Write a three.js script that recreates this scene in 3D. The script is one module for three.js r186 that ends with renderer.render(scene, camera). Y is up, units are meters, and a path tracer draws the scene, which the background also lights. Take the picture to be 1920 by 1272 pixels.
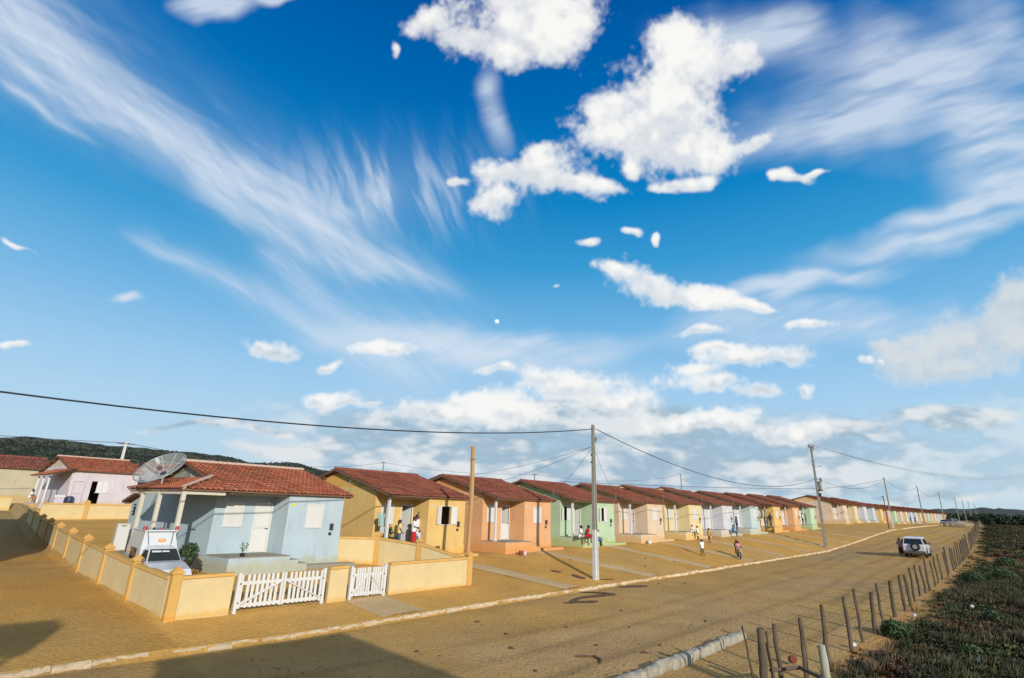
import * as THREE from 'three';
import { mergeGeometries, mergeVertices } from 'three/addons/utils/BufferGeometryUtils.js';
import { RoundedBoxGeometry } from 'three/addons/geometries/RoundedBoxGeometry.js';
import { MarchingCubes } from 'three/addons/objects/MarchingCubes.js';

// ---------------------------------------------------------------- camera, sky, sun, exposure
const scene = new THREE.Scene();
const camera = new THREE.PerspectiveCamera(66.63, 1024 / 678, 0.1, 9000);
const R = (d) => (d * Math.PI) / 180;
{
  const yaw = R(45.573), pitch = R(18.352), roll = R(1.76);
  const f = new THREE.Vector3(Math.sin(yaw) * Math.cos(pitch), Math.sin(pitch), -Math.cos(yaw) * Math.cos(pitch));
  const r0 = new THREE.Vector3(Math.cos(yaw), 0, Math.sin(yaw)), u0 = r0.clone().cross(f);
  const r = r0.clone().multiplyScalar(Math.cos(roll)).addScaledVector(u0, Math.sin(roll));
  const u = u0.clone().multiplyScalar(Math.cos(roll)).addScaledVector(r0, -Math.sin(roll));
  camera.position.set(0, 2.612, 0);
  camera.quaternion.setFromRotationMatrix(new THREE.Matrix4().makeBasis(r, u, f.clone().negate()));
}
const EXPOSURE = 1.3;
const renderer = new THREE.WebGLRenderer();
renderer.toneMapping = THREE.LinearToneMapping;
renderer.toneMappingExposure = EXPOSURE;
renderer.shadowMap.enabled = true;
const SUN_EL = R(19.5), SUN_AZ = R(23);
const sunDir = new THREE.Vector3(-Math.sin(SUN_AZ) * Math.cos(SUN_EL), Math.sin(SUN_EL), Math.cos(SUN_AZ) * Math.cos(SUN_EL));
const sun = new THREE.DirectionalLight(new THREE.Color().setRGB(1, 0.945, 0.85), 3.2);
sun.position.copy(sunDir).multiplyScalar(120).add(new THREE.Vector3(30, 0, -20));
sun.target.position.set(30, 0, -20);
sun.castShadow = true;
Object.assign(sun.shadow.camera, { left: -140, right: 140, top: 90, bottom: -90, near: 1, far: 500 });
scene.add(sun, sun.target);

// ---------------------------------------------------------------- noise
const { lerp, clamp, smoothstep } = THREE.MathUtils;
const h3 = (x, y, z) => { let h = Math.imul(x, 374761393) + Math.imul(y, 668265263) + Math.imul(z, 1274126177); h = Math.imul(h ^ (h >>> 13), 1103515245); h ^= h >>> 16; return (h >>> 0) / 4294967296; };
function vn(x, y, z) {
  const X = Math.floor(x), Y = Math.floor(y), Z = Math.floor(z); x -= X; y -= Y; z -= Z;
  const u = x * x * (3 - 2 * x), v = y * y * (3 - 2 * y), w = z * z * (3 - 2 * z);
  const a = h3(X, Y, Z), b = h3(X + 1, Y, Z), c = h3(X, Y + 1, Z), d = h3(X + 1, Y + 1, Z), e = h3(X, Y, Z + 1), f = h3(X + 1, Y, Z + 1), g = h3(X, Y + 1, Z + 1), h = h3(X + 1, Y + 1, Z + 1);
  const p = a + (b - a) * u, q = c + (d - c) * u, r = e + (f - e) * u, s = g + (h - g) * u, m = p + (q - p) * v, n = r + (s - r) * v;
  return m + (n - m) * w;
}
function fbm(x, y, z, oct = 4) { let s = 0, a = 0.5, t = 0; for (let i = 0; i < oct; i++) { s += a * vn(x, y, z); t += a; a *= 0.5; x = x * 2.03 + 7.1; y = y * 2.03 + 3.7; z = z * 2.03 + 1.3; } return s / t; }
function rng(seed) { let s = seed | 0; return () => { s = (s + 0x6d2b79f5) | 0; let t = Math.imul(s ^ (s >>> 15), 1 | s); t = (t + Math.imul(t ^ (t >>> 7), 61 | t)) ^ t; return ((t ^ (t >>> 14)) >>> 0) / 4294967296; }; }
const lin = (r, g, b) => [r, g, b].map((c) => Math.pow(c / 255, 2.2));

// ---------------------------------------------------------------- sky: a computed dome of air and clouds
// Clouds are listed on a flat chart of the north-eastern sky (tangent plane at azimuth 45, elevation 20), in thousandths: [across, up, half width, half height, turn].
const heaps = [ [-11,572,112,70,2],[-101,538,91,42,-13],[71,550,71,55,2],[-178,565,49,20,12],[18,618,152,60,2],[-29,516,61,28,2],[116,577,41,40,2],[338,520,87,70,2],[291,432,108,81,2],[241,385,108,61,2],[409,538,67,40,-8],[191,368,64,32,2],[188,439,46,22,2],[315,352,113,43,2],[377,334,62,24,2],[443,360,56,20,22],[326,568,56,34,2],[168,423,31,20,2],[39,294,92,35,7],[-22,294,61,28,2],[82,267,87,26,-8],[-10,236,41,37,2],[143,265,57,14,-3],[222,303,21,18,2],[-97,270,23,10,2],[49,320,41,20,2],[333,287,60,18,2],[295,275,33,14,2],[371,290,31,18,2],[534,292,39,10,-6],[508,300,21,11,2],[567,300,31,7,17],[-235,513,10,18,2],[264,84,79,27,-10],[359,55,58,23,-3],[209,103,37,13,-13],[306,65,62,21,2],[463,43,62,9,-3],[400,51,39,17,2] ];
const puffs = [ [351,-8,57,12,2],[575,5,47,10,2],[147,156,16,8,2],[221,170,23,9,2],[276,167,8,10,2],[88,78,12,6,2],[-433,-45,57,21,2],[-459,-41,31,14,2],[-412,-54,39,17,2],[-217,-58,52,16,2],[-334,-89,33,13,2],[-317,-160,60,15,2],[-354,-155,33,11,2],[-260,-170,37,9,2],[137,-103,109,33,2],[231,-129,92,31,2],[74,-90,58,21,2],[-14,-93,48,12,2],[-130,-188,145,29,2],[4,-163,93,31,2],[-79,-160,52,17,2],[457,-51,104,21,2],[394,-37,57,12,2],[536,-57,68,18,2],[365,-78,47,11,2],[407,-99,78,17,2],[491,-107,57,14,2],[575,-104,21,15,2],[690,-60,23,10,2],[732,-55,10,7,2],[400,-171,115,23,2],[558,-182,94,23,2],[-945,116,36,5,-3],[-939,-75,24,7,2] ];
const bank = [ [884,5,135,55,22],[969,72,88,48,27],[802,-27,109,31,17],[728,-17,52,13,17],[989,0,63,50,2],[866,-56,137,27,2] ];
const grey = [ [170,-168,198,36,2],[213,-182,156,42,2],[-98,-234,239,23,2],[163,-242,250,19,2],[402,-202,209,27,2],[642,-179,126,23,2],[893,-144,137,23,2],[-315,-246,207,17,2],[310,-253,157,13,2],[839,-310,127,11,2],[-533,-217,165,8,2] ];
const veil = [ [813,498,340,122,12],[933,401,208,112,2],[672,432,236,61,17],[959,310,135,51,2],[489,576,185,60,2],[-36,415,27,71,16],[-577,582,60,20,2],[-457,594,60,12,2],[632,9,272,52,2],[820,191,228,29,14],[565,90,166,19,10],[849,244,166,21,17],[-731,31,37,12,2],[-52,-56,269,41,-6],[51,-31,207,31,2] ];
const ribbons = [[[-1057,565,75],[-937,496,75],[-826,430,63],[-674,341,53],[-521,251,49],[-387,189,39],[-263,117,29],[-96,41,17]],[[-643,302,14],[-520,195,31],[-406,128,35],[-303,100,27],[-200,84,16]],[[-572,294,16],[-450,248,27],[-357,206,20],[-286,218,31],[-205,267,37]],[[-1017,508,8],[-917,432,10],[-826,370,9],[-735,338,8]],[[-1007,438,7],[-906,377,8],[-795,311,5]],[[-773,170,10],[-630,99,16],[-496,22,25],[-361,-45,31],[-236,-93,42],[-101,-130,52]],[[-529,144,14],[-405,56,27],[-280,-7,35],[-155,-54,41],[12,-95,46]]] ;
function makeSky() {
  const W = 4096, H = 2048, data = new Float32Array(W * H * 4);
  const ca = R(45), ce = R(20), c = [Math.sin(ca) * Math.cos(ce), Math.sin(ce), -Math.cos(ca) * Math.cos(ce)], e = [Math.cos(ca), 0, Math.sin(ca)], n = [-Math.sin(ca) * Math.sin(ce), Math.cos(ce), Math.cos(ca) * Math.sin(ce)];
  const keys = [[-90, 150, 125, 95], [-3, 165, 160, 150], [0, 196, 217, 228], [4, 184, 213, 231], [9, 172, 210, 238], [13, 154, 200, 236], [19, 114, 180, 227], [26, 62, 154, 211], [33, 20, 130, 196], [42, 3, 106, 178], [52, 0, 84, 158], [90, 0, 68, 142]].map(([d, ...k]) => [d, ...lin(...k)]);
  const prep = (list) => list.map(([a, b, ra, rb, rot]) => [a / 1000, b / 1000, 1000 / ra, 1000 / rb, Math.cos(R(rot)), Math.sin(R(rot)), (Math.max(ra, rb) / 1000) * 1.6]);
  const HE = prep(heaps), PU = prep(puffs), BA = prep(bank), GR = prep(grey), VE = prep(veil);
  const hit = { s: 0, v: 0 };
  const union = (L, x, y) => {            // soft union of the ellipses: how deep inside, and how high within them
    let s = -9, v = 0, wsum = 1e-6;
    for (const q of L) {
      const dx = x - q[0], dy = y - q[1];
      if (Math.abs(dx) > q[6] || Math.abs(dy) > q[6]) continue;
      const p = (dx * q[4] + dy * q[5]) * q[2], r = (-dx * q[5] + dy * q[4]) * q[3], k = 1 - Math.sqrt(p * p + r * r);
      if (k > -0.6) { const w = Math.exp(5 * k); v += w * r; wsum += w; }
      if (k > s) s = k;
    }
    hit.s = wsum > 1e-5 ? Math.log(wsum) / 5 : -9; hit.v = v / wsum;
  };
  const white = lin(250, 249, 246), cream = lin(226, 230, 232), shade = lin(192, 204, 216), haze = lin(214, 226, 240), greyBlue = lin(158, 184, 204), bankC = lin(214, 221, 224);
  const out = [0, 0, 0];
  const over = (col, a) => { for (let i = 0; i < 3; i++) out[i] += (col[i] - out[i]) * a; };
  for (let row = 0; row < H; row++) {
    const el = ((row + 0.5) / H - 0.5) * Math.PI, deg = (el * 180) / Math.PI, sy = Math.sin(el), cy = Math.cos(el);
    let k = 1; while (k < keys.length - 1 && keys[k][0] < deg) k++;
    const t = clamp((deg - keys[k - 1][0]) / (keys[k][0] - keys[k - 1][0]), 0, 1);
    for (let col = 0; col < W; col++) {
      const az = ((col + 0.5) / W - 0.5) * 2 * Math.PI, dx = Math.cos(az) * cy, dz = Math.sin(az) * cy, dy = sy;
      for (let i = 0; i < 3; i++) out[i] = lerp(keys[k - 1][i + 1], keys[k][i + 1], t);
      if (deg > -1) {
        const g = dx * sunDir.x + dy * sunDir.y + dz * sunDir.z;
        if (g > 0) over(white, 0.35 * Math.pow(g, 6));
        const m = dx * c[0] + dy * c[1] + dz * c[2];
        let x = 9, y = 9, inside = 0;
        if (m > 0.35) { x = (dx * e[0] + dz * e[2]) / m; y = (dx * n[0] + dy * n[1] + dz * n[2]) / m; inside = smoothstep(1.55 - Math.max(Math.abs(x), Math.abs(y) * 1.5), 0, 0.3); }
        if (inside > 0) {
          const N0 = fbm(x * 6 + 11, y * 6, 0.7, 3), N1 = fbm(x * 13 + 40, y * 13, 3.1, 4), N2 = fbm(x * 40, y * 40 + 20, 9.7, 4), N3 = fbm(x * 130 + 7, y * 130, 4.9, 3);
          const wx = x + (fbm(x * 5, y * 5, 1.7, 3) - 0.5) * 0.07 + (N1 - 0.5) * 0.035, wy = y + (fbm(x * 5 + 30, y * 5, 8.2, 3) - 0.5) * 0.07 + (fbm(x * 13, y * 13, 6.6, 3) - 0.5) * 0.035;
          const mist = fbm(wx * 4, wy * 6, 2.2, 4), big = fbm(x * 2.2, y * 2.2, 4.2, 3);
          // thin high cloud: fibres run along the streaks, at a slight angle to them
          const fibre = (deg, along, across, warp, seed) => { const p = Math.cos(R(deg)), q = Math.sin(R(deg)), u = x + (N0 - 0.5) * warp, v = y + (mist - 0.5) * warp; return fbm((u * p + v * q) * along, (-u * q + v * p) * across, seed, 4); };
          const f1 = fibre(-33, 3, 30, 0.05, 5.5), f2 = fibre(-47, 7, 70, 0.05, 2.5), f3 = fibre(-26, 6, 90, 0.03, 7.1), cx = x + (big - 0.5) * 0.09, cy2 = y + (N0 - 0.5) * 0.05;
          let ci = 0;
          for (const rb of ribbons) {
            let best = 0;
            for (let j = 1; j < rb.length; j++) {
              const ax = rb[j - 1][0] / 1000, ay = rb[j - 1][1] / 1000, bx = rb[j][0] / 1000, by = rb[j][1] / 1000, ux = bx - ax, uy = by - ay;
              const q = clamp(((cx - ax) * ux + (cy2 - ay) * uy) / (ux * ux + uy * uy), 0, 1), w = lerp(rb[j - 1][2], rb[j][2], q) / 1000, side = Math.sign((cy2 - ay - uy * q) + 1e-9), d = Math.hypot(cx - ax - ux * q, cy2 - ay - uy * q) / (w * (side > 0 ? 1.35 : 0.95));
              if (d < 3) { const t0 = j === 1 ? smoothstep(q, 0, 0.5) : 1, a = Math.exp(-Math.pow(d, 1.5)) * (rb[0][2] > 20 ? 1 : 0.6) * lerp(1, 0.1, j === rb.length - 1 ? q * q : 0) * (rb[0][2] > 60 ? 1 : t0); if (a > best) best = a; }
            }
            ci = 1 - (1 - ci) * (1 - best * 0.85);
          }
          const thread = 0.5 * f1 + 0.3 * f2 + 0.2 * f3, thin = smoothstep(thread, 0.3, 0.66);
          over(haze, clamp(Math.pow(ci, 1.1) * lerp(0.35 + 0.95 * thin, 1, 0.55 * ci * ci), 0, 0.9));
          // feathers that rise from the main streak
          const fx = (x + 0.24) / 0.17, fy = (y - 0.25) / 0.075, fa = Math.exp(-fx * fx - fy * fy), fil = fibre(-66, 9, 60, 0.04, 4.4), fil2 = fibre(-82, 6, 40, 0.05, 9.4);
          over(haze, fa * (0.12 + 0.6 * smoothstep(0.55 * fil + 0.45 * fil2, 0.42, 0.68)));
          union(VE, wx, wy);
          const gr2 = fibre(14, 4, 24, 0.06, 7.7), gr3 = fibre(20, 12, 80, 0.04, 3.3);
          over(haze, clamp(smoothstep(hit.s + (N0 - 0.5) * 0.9, -0.45, 0.85) * (0.42 + 0.75 * smoothstep(0.45 * gr2 + 0.25 * gr3 + 0.3 * mist, 0.32, 0.64)) * 0.86, 0, 0.8));
          // broken grey and cream cloud low in the sky
          const low = fbm(x * 7 + (N0 - 0.5), y * 22, 6.6, 5), low2 = fbm(x * 26, y * 60, 1.6, 4), broken = 0.62 * low + 0.38 * low2, deck = smoothstep(deg, 1.2, 2.6) * (1 - smoothstep(deg + (N0 - 0.5) * 4, 7.2, 11.5)) * smoothstep(x, -0.62, -0.2) * (1 - 0.55 * smoothstep(x, 0.55, 0.95));
          union(GR, wx, wy);
          const cov = Math.max(deck * 0.95, smoothstep(hit.s, -0.3, 0.3)), ga = clamp(cov * smoothstep(broken + 0.16 * cov, 0.36, 0.6), 0, 0.92);
          over(greyBlue.map((q, i) => lerp(q, cream[i], smoothstep(broken, 0.43, 0.6))), ga);
          const mot = 0.55 * N1 + 0.45 * N2;
          for (const [L, thick, col, gain, al, off] of [[BA, 3, bankC, 1.0, 0.93, 0], [PU, 3.4, white, 1.15, 0.95, 0.0], [HE, 3.6, white, 1, 1, -0.02]]) {
            union(L, wx, wy);
            const d = hit.s + ((N1 - 0.5) * 1.15 + (N2 - 0.5) * 0.8 + (N3 - 0.5) * 0.3) * gain - off;
            if (d <= -0.16) continue;
            const depth = Math.max(0, d + 0.03), a = Math.max(1 - Math.exp(-thick * depth * (0.55 + 1.1 * depth)), 0.22 * smoothstep(d, -0.16, 0.1)) * al, deep = smoothstep(d, 0.1, 0.7);
            const up = clamp(0.52 + 0.5 * hit.v + (mot - 0.5) * 2.4, 0, 1), dark = deep * (1 - smoothstep(up, 0.05, 0.8)) * (L === HE ? 0.6 : L === PU ? 0.95 : 0.95);
            over(col.map((q, i) => lerp(q, shade[i], dark)), clamp(a, 0, 0.99));
          }
        }
        if (inside < 1) {                  // the rest of the sky: the same kind of clouds, sparser
          const kx = dx * 3, ky = dy * 5, kz = dz * 3, cov = fbm(kx, ky, kz, 4) + 0.25 * (fbm(kx * 4, ky * 4, kz * 4, 3) - 0.5);
          over(white, (1 - inside) * smoothstep(cov, 0.55, 0.68) * 0.9);
          over(haze, (1 - inside) * smoothstep(fbm(dx * 2, dy * 6, dz * 2, 3), 0.45, 0.75) * 0.4);
        }
      }
      const o = (row * W + col) * 4;
      for (let i = 0; i < 3; i++) data[o + i] = out[i] / EXPOSURE;
      data[o + 3] = 1;
    }
  }
  const tex = new THREE.DataTexture(data, W, H, THREE.RGBAFormat, THREE.FloatType);
  tex.mapping = THREE.EquirectangularReflectionMapping; tex.magFilter = tex.minFilter = THREE.LinearFilter; tex.wrapS = THREE.RepeatWrapping; tex.needsUpdate = true;
  return tex;
}
scene.background = scene.environment = makeSky();

// ---------------------------------------------------------------- helpers
const V3 = (x, y, z) => new THREE.Vector3(x, y, z);
const used = new Map();
function numbered(name) { const k = used.get(name) ?? 0; used.set(name, k + 1); return k ? name + '_' + String(k).padStart(3, '0') : name; }
function tag(o, label, category, group, kind) { if (label) o.userData.label = label; if (category) o.userData.category = category; if (group) o.userData.group = group; if (kind) o.userData.kind = kind; return o; }
function thing(name, label, category, pos = [0, 0, 0], turn = 0, group) { const g = new THREE.Group(); g.name = numbered(name); g.position.set(...pos); g.rotation.y = turn; scene.add(g); return tag(g, label, category, group); }
function part(name, geos, mat, parent) {
  const list = [].concat(geos).map((g) => (g.index ? g.toNonIndexed() : g));
  let geo = list[0];
  if (list.length > 1) {
    const hasC = list.some((g) => g.attributes.color);
    for (const g of list) { for (const k of Object.keys(g.attributes)) if (!['position', 'normal', 'uv', 'color'].includes(k)) g.deleteAttribute(k); if (hasC && !g.attributes.color) paint(g, [1, 1, 1]); if (!g.attributes.uv) g.setAttribute('uv', new THREE.BufferAttribute(new Float32Array(g.attributes.position.count * 2), 2)); }
    geo = mergeGeometries(list);
  } else if (![].concat(geos)[0].index) geo = list[0]; else geo = [].concat(geos)[0];
  const m = new THREE.Mesh(geo, mat); m.name = parent === scene ? numbered(name) : name; m.castShadow = m.receiveShadow = true; (parent ?? scene).add(m); return m;
}
function paint(g, c) { const a = new Float32Array(g.attributes.position.count * 3); for (let i = 0; i < a.length; i += 3) { a[i] = c[0]; a[i + 1] = c[1]; a[i + 2] = c[2]; } g.setAttribute('color', new THREE.BufferAttribute(a, 3)); return g; }
function metre(g) {                       // uv in metres, by the side that a face looks to
  if (g.index) g = g.toNonIndexed();
  const p = g.attributes.position, n = g.attributes.normal, uv = new Float32Array(p.count * 2);
  for (let i = 0; i < p.count; i++) {
    const ax = Math.abs(n.getX(i)), ay = Math.abs(n.getY(i)), az = Math.abs(n.getZ(i));
    uv[2 * i] = ax > ay && ax > az ? p.getZ(i) : p.getX(i); uv[2 * i + 1] = ay > ax && ay > az ? p.getZ(i) : p.getY(i);
  }
  g.setAttribute('uv', new THREE.BufferAttribute(uv, 2)); return g;
}
const box = (w, h, d, x, y, z) => metre(new THREE.BoxGeometry(w, h, d).translate(x, y, z));
const rbox = (w, h, d, x, y, z, r = 0.02, s = 1) => metre(new RoundedBoxGeometry(w, h, d, s, r).translate(x, y, z));
const span = (x0, x1, y0, y1, z0, z1) => box(x1 - x0, y1 - y0, z1 - z0, (x0 + x1) / 2, (y0 + y1) / 2, (z0 + z1) / 2);
function rod(a, b, r0, r1 = r0, seg = 6) {
  a = V3(...a); b = V3(...b); const d = b.clone().sub(a), L = d.length();
  return new THREE.CylinderGeometry(r1, r0, L, seg).applyQuaternion(new THREE.Quaternion().setFromUnitVectors(V3(0, 1, 0), d.normalize())).translate((a.x + b.x) / 2, (a.y + b.y) / 2, (a.z + b.z) / 2);
}
function hexa(b, t) {                     // a solid between two four-cornered outlines
  const v = [...b, ...t], f = [[0, 3, 2, 1], [4, 5, 6, 7], [0, 1, 5, 4], [1, 2, 6, 5], [2, 3, 7, 6], [3, 0, 4, 7]], pos = [];
  for (const q of f) for (const i of [q[0], q[1], q[2], q[0], q[2], q[3]]) pos.push(...v[i]);
  const g = new THREE.BufferGeometry(); g.setAttribute('position', new THREE.Float32BufferAttribute(pos, 3)); g.computeVertexNormals(); return metre(g);
}
function poly(points, holes = []) { const s = new THREE.Shape(points.map(([x, y]) => new THREE.Vector2(x, y))); for (const h of holes) s.holes.push(new THREE.Path(h.map(([x, y]) => new THREE.Vector2(x, y)))); return s; }
const rect = (x0, x1, y0, y1) => [[x0, y0], [x1, y0], [x1, y1], [x0, y1]];
const slab = (points, holes, th) => metre(new THREE.ExtrudeGeometry(poly(points, holes), { depth: th, bevelEnabled: false, curveSegments: 6 }));
function tex(w, h, fn, srgb, repeat = 1) {
  const d = new Uint8Array(w * h * 4);
  for (let y = 0; y < h; y++) for (let x = 0; x < w; x++) { const c = fn(x / w, y / h, x, y), o = (y * w + x) * 4; d[o] = 255 * clamp(c[0], 0, 1); d[o + 1] = 255 * clamp(c[1], 0, 1); d[o + 2] = 255 * clamp(c[2], 0, 1); d[o + 3] = 255; }
  const t = new THREE.DataTexture(d, w, h); t.wrapS = t.wrapT = THREE.RepeatWrapping; t.magFilter = THREE.LinearFilter; t.minFilter = THREE.LinearMipmapLinearFilter; if (srgb) t.colorSpace = THREE.SRGBColorSpace; t.repeat.set(repeat, repeat); t.needsUpdate = true; return t;
}
// noise that repeats over the unit square
const tn = (u, v, f, z, oct = 4) => { let s = 0, a = 0.5, t = 0; for (let i = 0; i < oct; i++) { const F = f << i, X = u * F, Y = v * F, x = Math.floor(X), y = Math.floor(Y), fx = X - x, fy = Y - y, p = fx * fx * (3 - 2 * fx), q = fy * fy * (3 - 2 * fy), zz = z * 31 + i; const A = h3(x % F, y % F, zz), B = h3((x + 1) % F, y % F, zz), C = h3(x % F, (y + 1) % F, zz), D = h3((x + 1) % F, (y + 1) % F, zz); s += a * lerp(lerp(A, B, p), lerp(C, D, p), q); t += a; a *= 0.5; } return s / t; };
const mat = (c, o = {}) => { const m = new THREE.MeshStandardMaterial({ roughness: 0.85, ...o }); m.color.setRGB(...c); return m; };

// ---------------------------------------------------------------- the lie of the land
const line = (pts) => (x) => { let i = 1; while (i < pts.length - 1 && pts[i][0] < x) i++; const [a, b] = [pts[i - 1], pts[i]], t = clamp((x - a[0]) / (b[0] - a[0]), 0, 1); return a[1] + (b[1] - a[1]) * t; };
const padY = line([[-60, -1.2], [0, -0.27], [13.3, 0], [90, 1.36], [108, 2.2], [125, 2.4], [150, 2.15], [186, 2.4], [232, 2.75], [262, 3.0], [420, 3.0]]);
const kerbY = line([[-60, -1.3], [0, -0.95], [8, -1.0], [17, -0.86], [27, -0.8], [45, -0.62], [64, -0.43], [75, 0.1], [90, 0.95], [100, 1.45], [135, 2.05], [165, 2.4], [200, 2.5], [240, 2.65], [290, 2.75], [420, 2.8]]);
const fenceY = line([[-60, -1.6], [0, -1.4], [19, -1.2], [30, -0.98], [41, -0.75], [62, -0.42], [85, 0.3], [110, 0.95], [140, 1.6], [187, 2.2], [300, 2.5], [420, 2.6]]);
const fenceZ = line([[-60, -4.9], [45, -4.9], [62, -5.3], [85, -6], [120, -7.5], [160, -9.5], [190, -11], [300, -12.5], [420, -13]]);
const sideY = line([[-70, 1.2], [-62, 1.0], [-48, 0.05], [-36, -0.2], [-25, -0.45], [-22, -0.58], [-19, -0.78], [-16.4, -0.95]]);
const ZK = -16.4, HOUSE_Z = -23.6;
function land(x, z) {
  if (z <= ZK + 0.001) {
    let h = z > -23.2 ? lerp(kerbY(x), padY(x), (ZK - z) / 6.8) : padY(x) + 0.055 * clamp(-30 - z, 0, 36);
    const wallX = 5.02 + Math.max(z, -32) * 0.0 - 0.055 * clamp(-18.6 - z, 0, 14), k = 1 - smoothstep(x, wallX - 0.12, wallX + 0.12);
    if (k > 0) h = lerp(h, sideY(Math.max(z, -70)), k);
    return h;
  }
  const f = fenceZ(x);
  return z <= f ? lerp(kerbY(x) - 0.13, fenceY(x), (z - ZK) / (f - ZK)) : fenceY(x) - 0.03 - 0.06 * smoothstep(z - f, 0, 2);
}
const steps = (list) => { const o = []; for (const [a, b, d] of list) for (let v = a; v < b - 1e-6; v += d) o.push(v); o.push(list[list.length - 1][1]); return o; };
const roughTile = tex(1024, 1024, (u, v) => { const a = tn(u, v, 6, 1, 5), b = tn(u, v, 90, 2, 3), s = tn(u, v, 170, 3, 2), k = 0.76 + 0.2 * a + 0.26 * (b - 0.35) + (s > 0.7 ? -0.2 * (s - 0.7) * 4 : 0) + (s < 0.24 ? 0.1 : 0); return [k, k * (0.985 + 0.03 * a), k * (0.96 + 0.06 * a)]; }, false);
const roughBump = tex(1024, 1024, (u, v) => { const k = 0.5 * tn(u, v, 8, 4, 5) + 0.5 * tn(u, v, 110, 5, 3); return [k, k, k]; }, false);
const soil = (c, bump = 0.05) => { const m = mat(c, { map: roughTile, bumpMap: roughBump, bumpScale: bump, roughness: 1, vertexColors: true }); m.specularIntensity = 0.2; return m; };
function sheet(name, xs, ts, zOf, tint, m) {
  const nx = xs.length, nt = ts.length, p = new Float32Array(nx * nt * 3), c = new Float32Array(nx * nt * 3), uv = new Float32Array(nx * nt * 2), idx = [];
  for (let j = 0; j < nt; j++) for (let i = 0; i < nx; i++) {
    const o = j * nx + i, x = xs[i], z = zOf(x, ts[j]), near = Math.abs(x) < 140 ? 1 : 0.3, y = land(x, z) + near * (fbm(x * 0.9, 0, z * 0.9, 3) - 0.5) * 0.05 * (j === 0 || j === nt - 1 ? 0 : 1);
    p.set([x, y, z], o * 3); uv.set([x / 7, z / 7], o * 2); c.set(tint(x, z), o * 3);
    if (i && j) idx.push(o - nx - 1, o - 1, o - nx, o - nx, o - 1, o);
  }
  const g = new THREE.BufferGeometry(); g.setAttribute('position', new THREE.BufferAttribute(p, 3)); g.setAttribute('color', new THREE.BufferAttribute(c, 3)); g.setAttribute('uv', new THREE.BufferAttribute(uv, 2)); g.setIndex(idx); g.computeVertexNormals();
  return tag(part(name, g, m, scene), null, null, null, 'structure');
}
const XS = steps([[-400, -60, 40], [-60, -12, 6], [-12, 3.6, 0.5], [3.6, 5.6, 0.12], [5.6, 40, 0.3], [40, 100, 0.8], [100, 320, 4], [320, 2600, 120]]);
const patch = (x, z, f, s) => fbm(x * f, s, z * f, 4);
const soilTint = (x, z) => {
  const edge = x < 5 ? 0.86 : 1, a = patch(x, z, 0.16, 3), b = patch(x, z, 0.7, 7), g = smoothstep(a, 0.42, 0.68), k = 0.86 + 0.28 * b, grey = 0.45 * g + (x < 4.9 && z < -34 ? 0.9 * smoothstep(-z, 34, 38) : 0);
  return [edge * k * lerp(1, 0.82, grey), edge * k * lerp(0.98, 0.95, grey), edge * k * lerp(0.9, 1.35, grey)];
};
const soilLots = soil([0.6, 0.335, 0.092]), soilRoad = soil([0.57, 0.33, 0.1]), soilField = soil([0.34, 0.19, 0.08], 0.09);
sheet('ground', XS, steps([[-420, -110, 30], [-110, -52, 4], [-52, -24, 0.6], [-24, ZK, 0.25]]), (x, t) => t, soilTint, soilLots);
const inTrack = (x, z) => { const u = (z - lerp(ZK, fenceZ(x), 0.5) - Math.sin(x * 0.07) * 0.8); let k = 0; for (const c of [-2.6, -1.2, 0.9, 2.3, 3.4]) k = Math.max(k, 1 - Math.abs(u - c - 0.25 * Math.sin(x * 0.21 + c)) / 0.3); return Math.max(0, k) * patch(x, z, 0.3, 21); };
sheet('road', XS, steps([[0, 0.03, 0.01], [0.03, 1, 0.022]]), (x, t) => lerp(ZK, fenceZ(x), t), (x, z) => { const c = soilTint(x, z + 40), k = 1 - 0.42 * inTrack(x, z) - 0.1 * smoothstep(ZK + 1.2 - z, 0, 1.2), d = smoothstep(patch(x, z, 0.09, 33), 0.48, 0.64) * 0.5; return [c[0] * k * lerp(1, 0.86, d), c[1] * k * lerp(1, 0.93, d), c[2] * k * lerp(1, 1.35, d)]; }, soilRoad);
sheet('field', XS, steps([[0, 8, 0.35], [8, 30, 2], [30, 400, 40], [400, 2000, 200]]), (x, t) => fenceZ(x) + t, (x, z) => { const a = patch(x, z, 0.35, 12), s = smoothstep(a, 0.5, 0.68), e = 1 - smoothstep(z - fenceZ(x), 0.2, 1.5); const q = Math.max(s * 0.7, e); return [lerp(0.5, 1.5, q), lerp(0.62, 1.45, q), lerp(0.5, 1.2, q)]; }, soilField);

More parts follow.
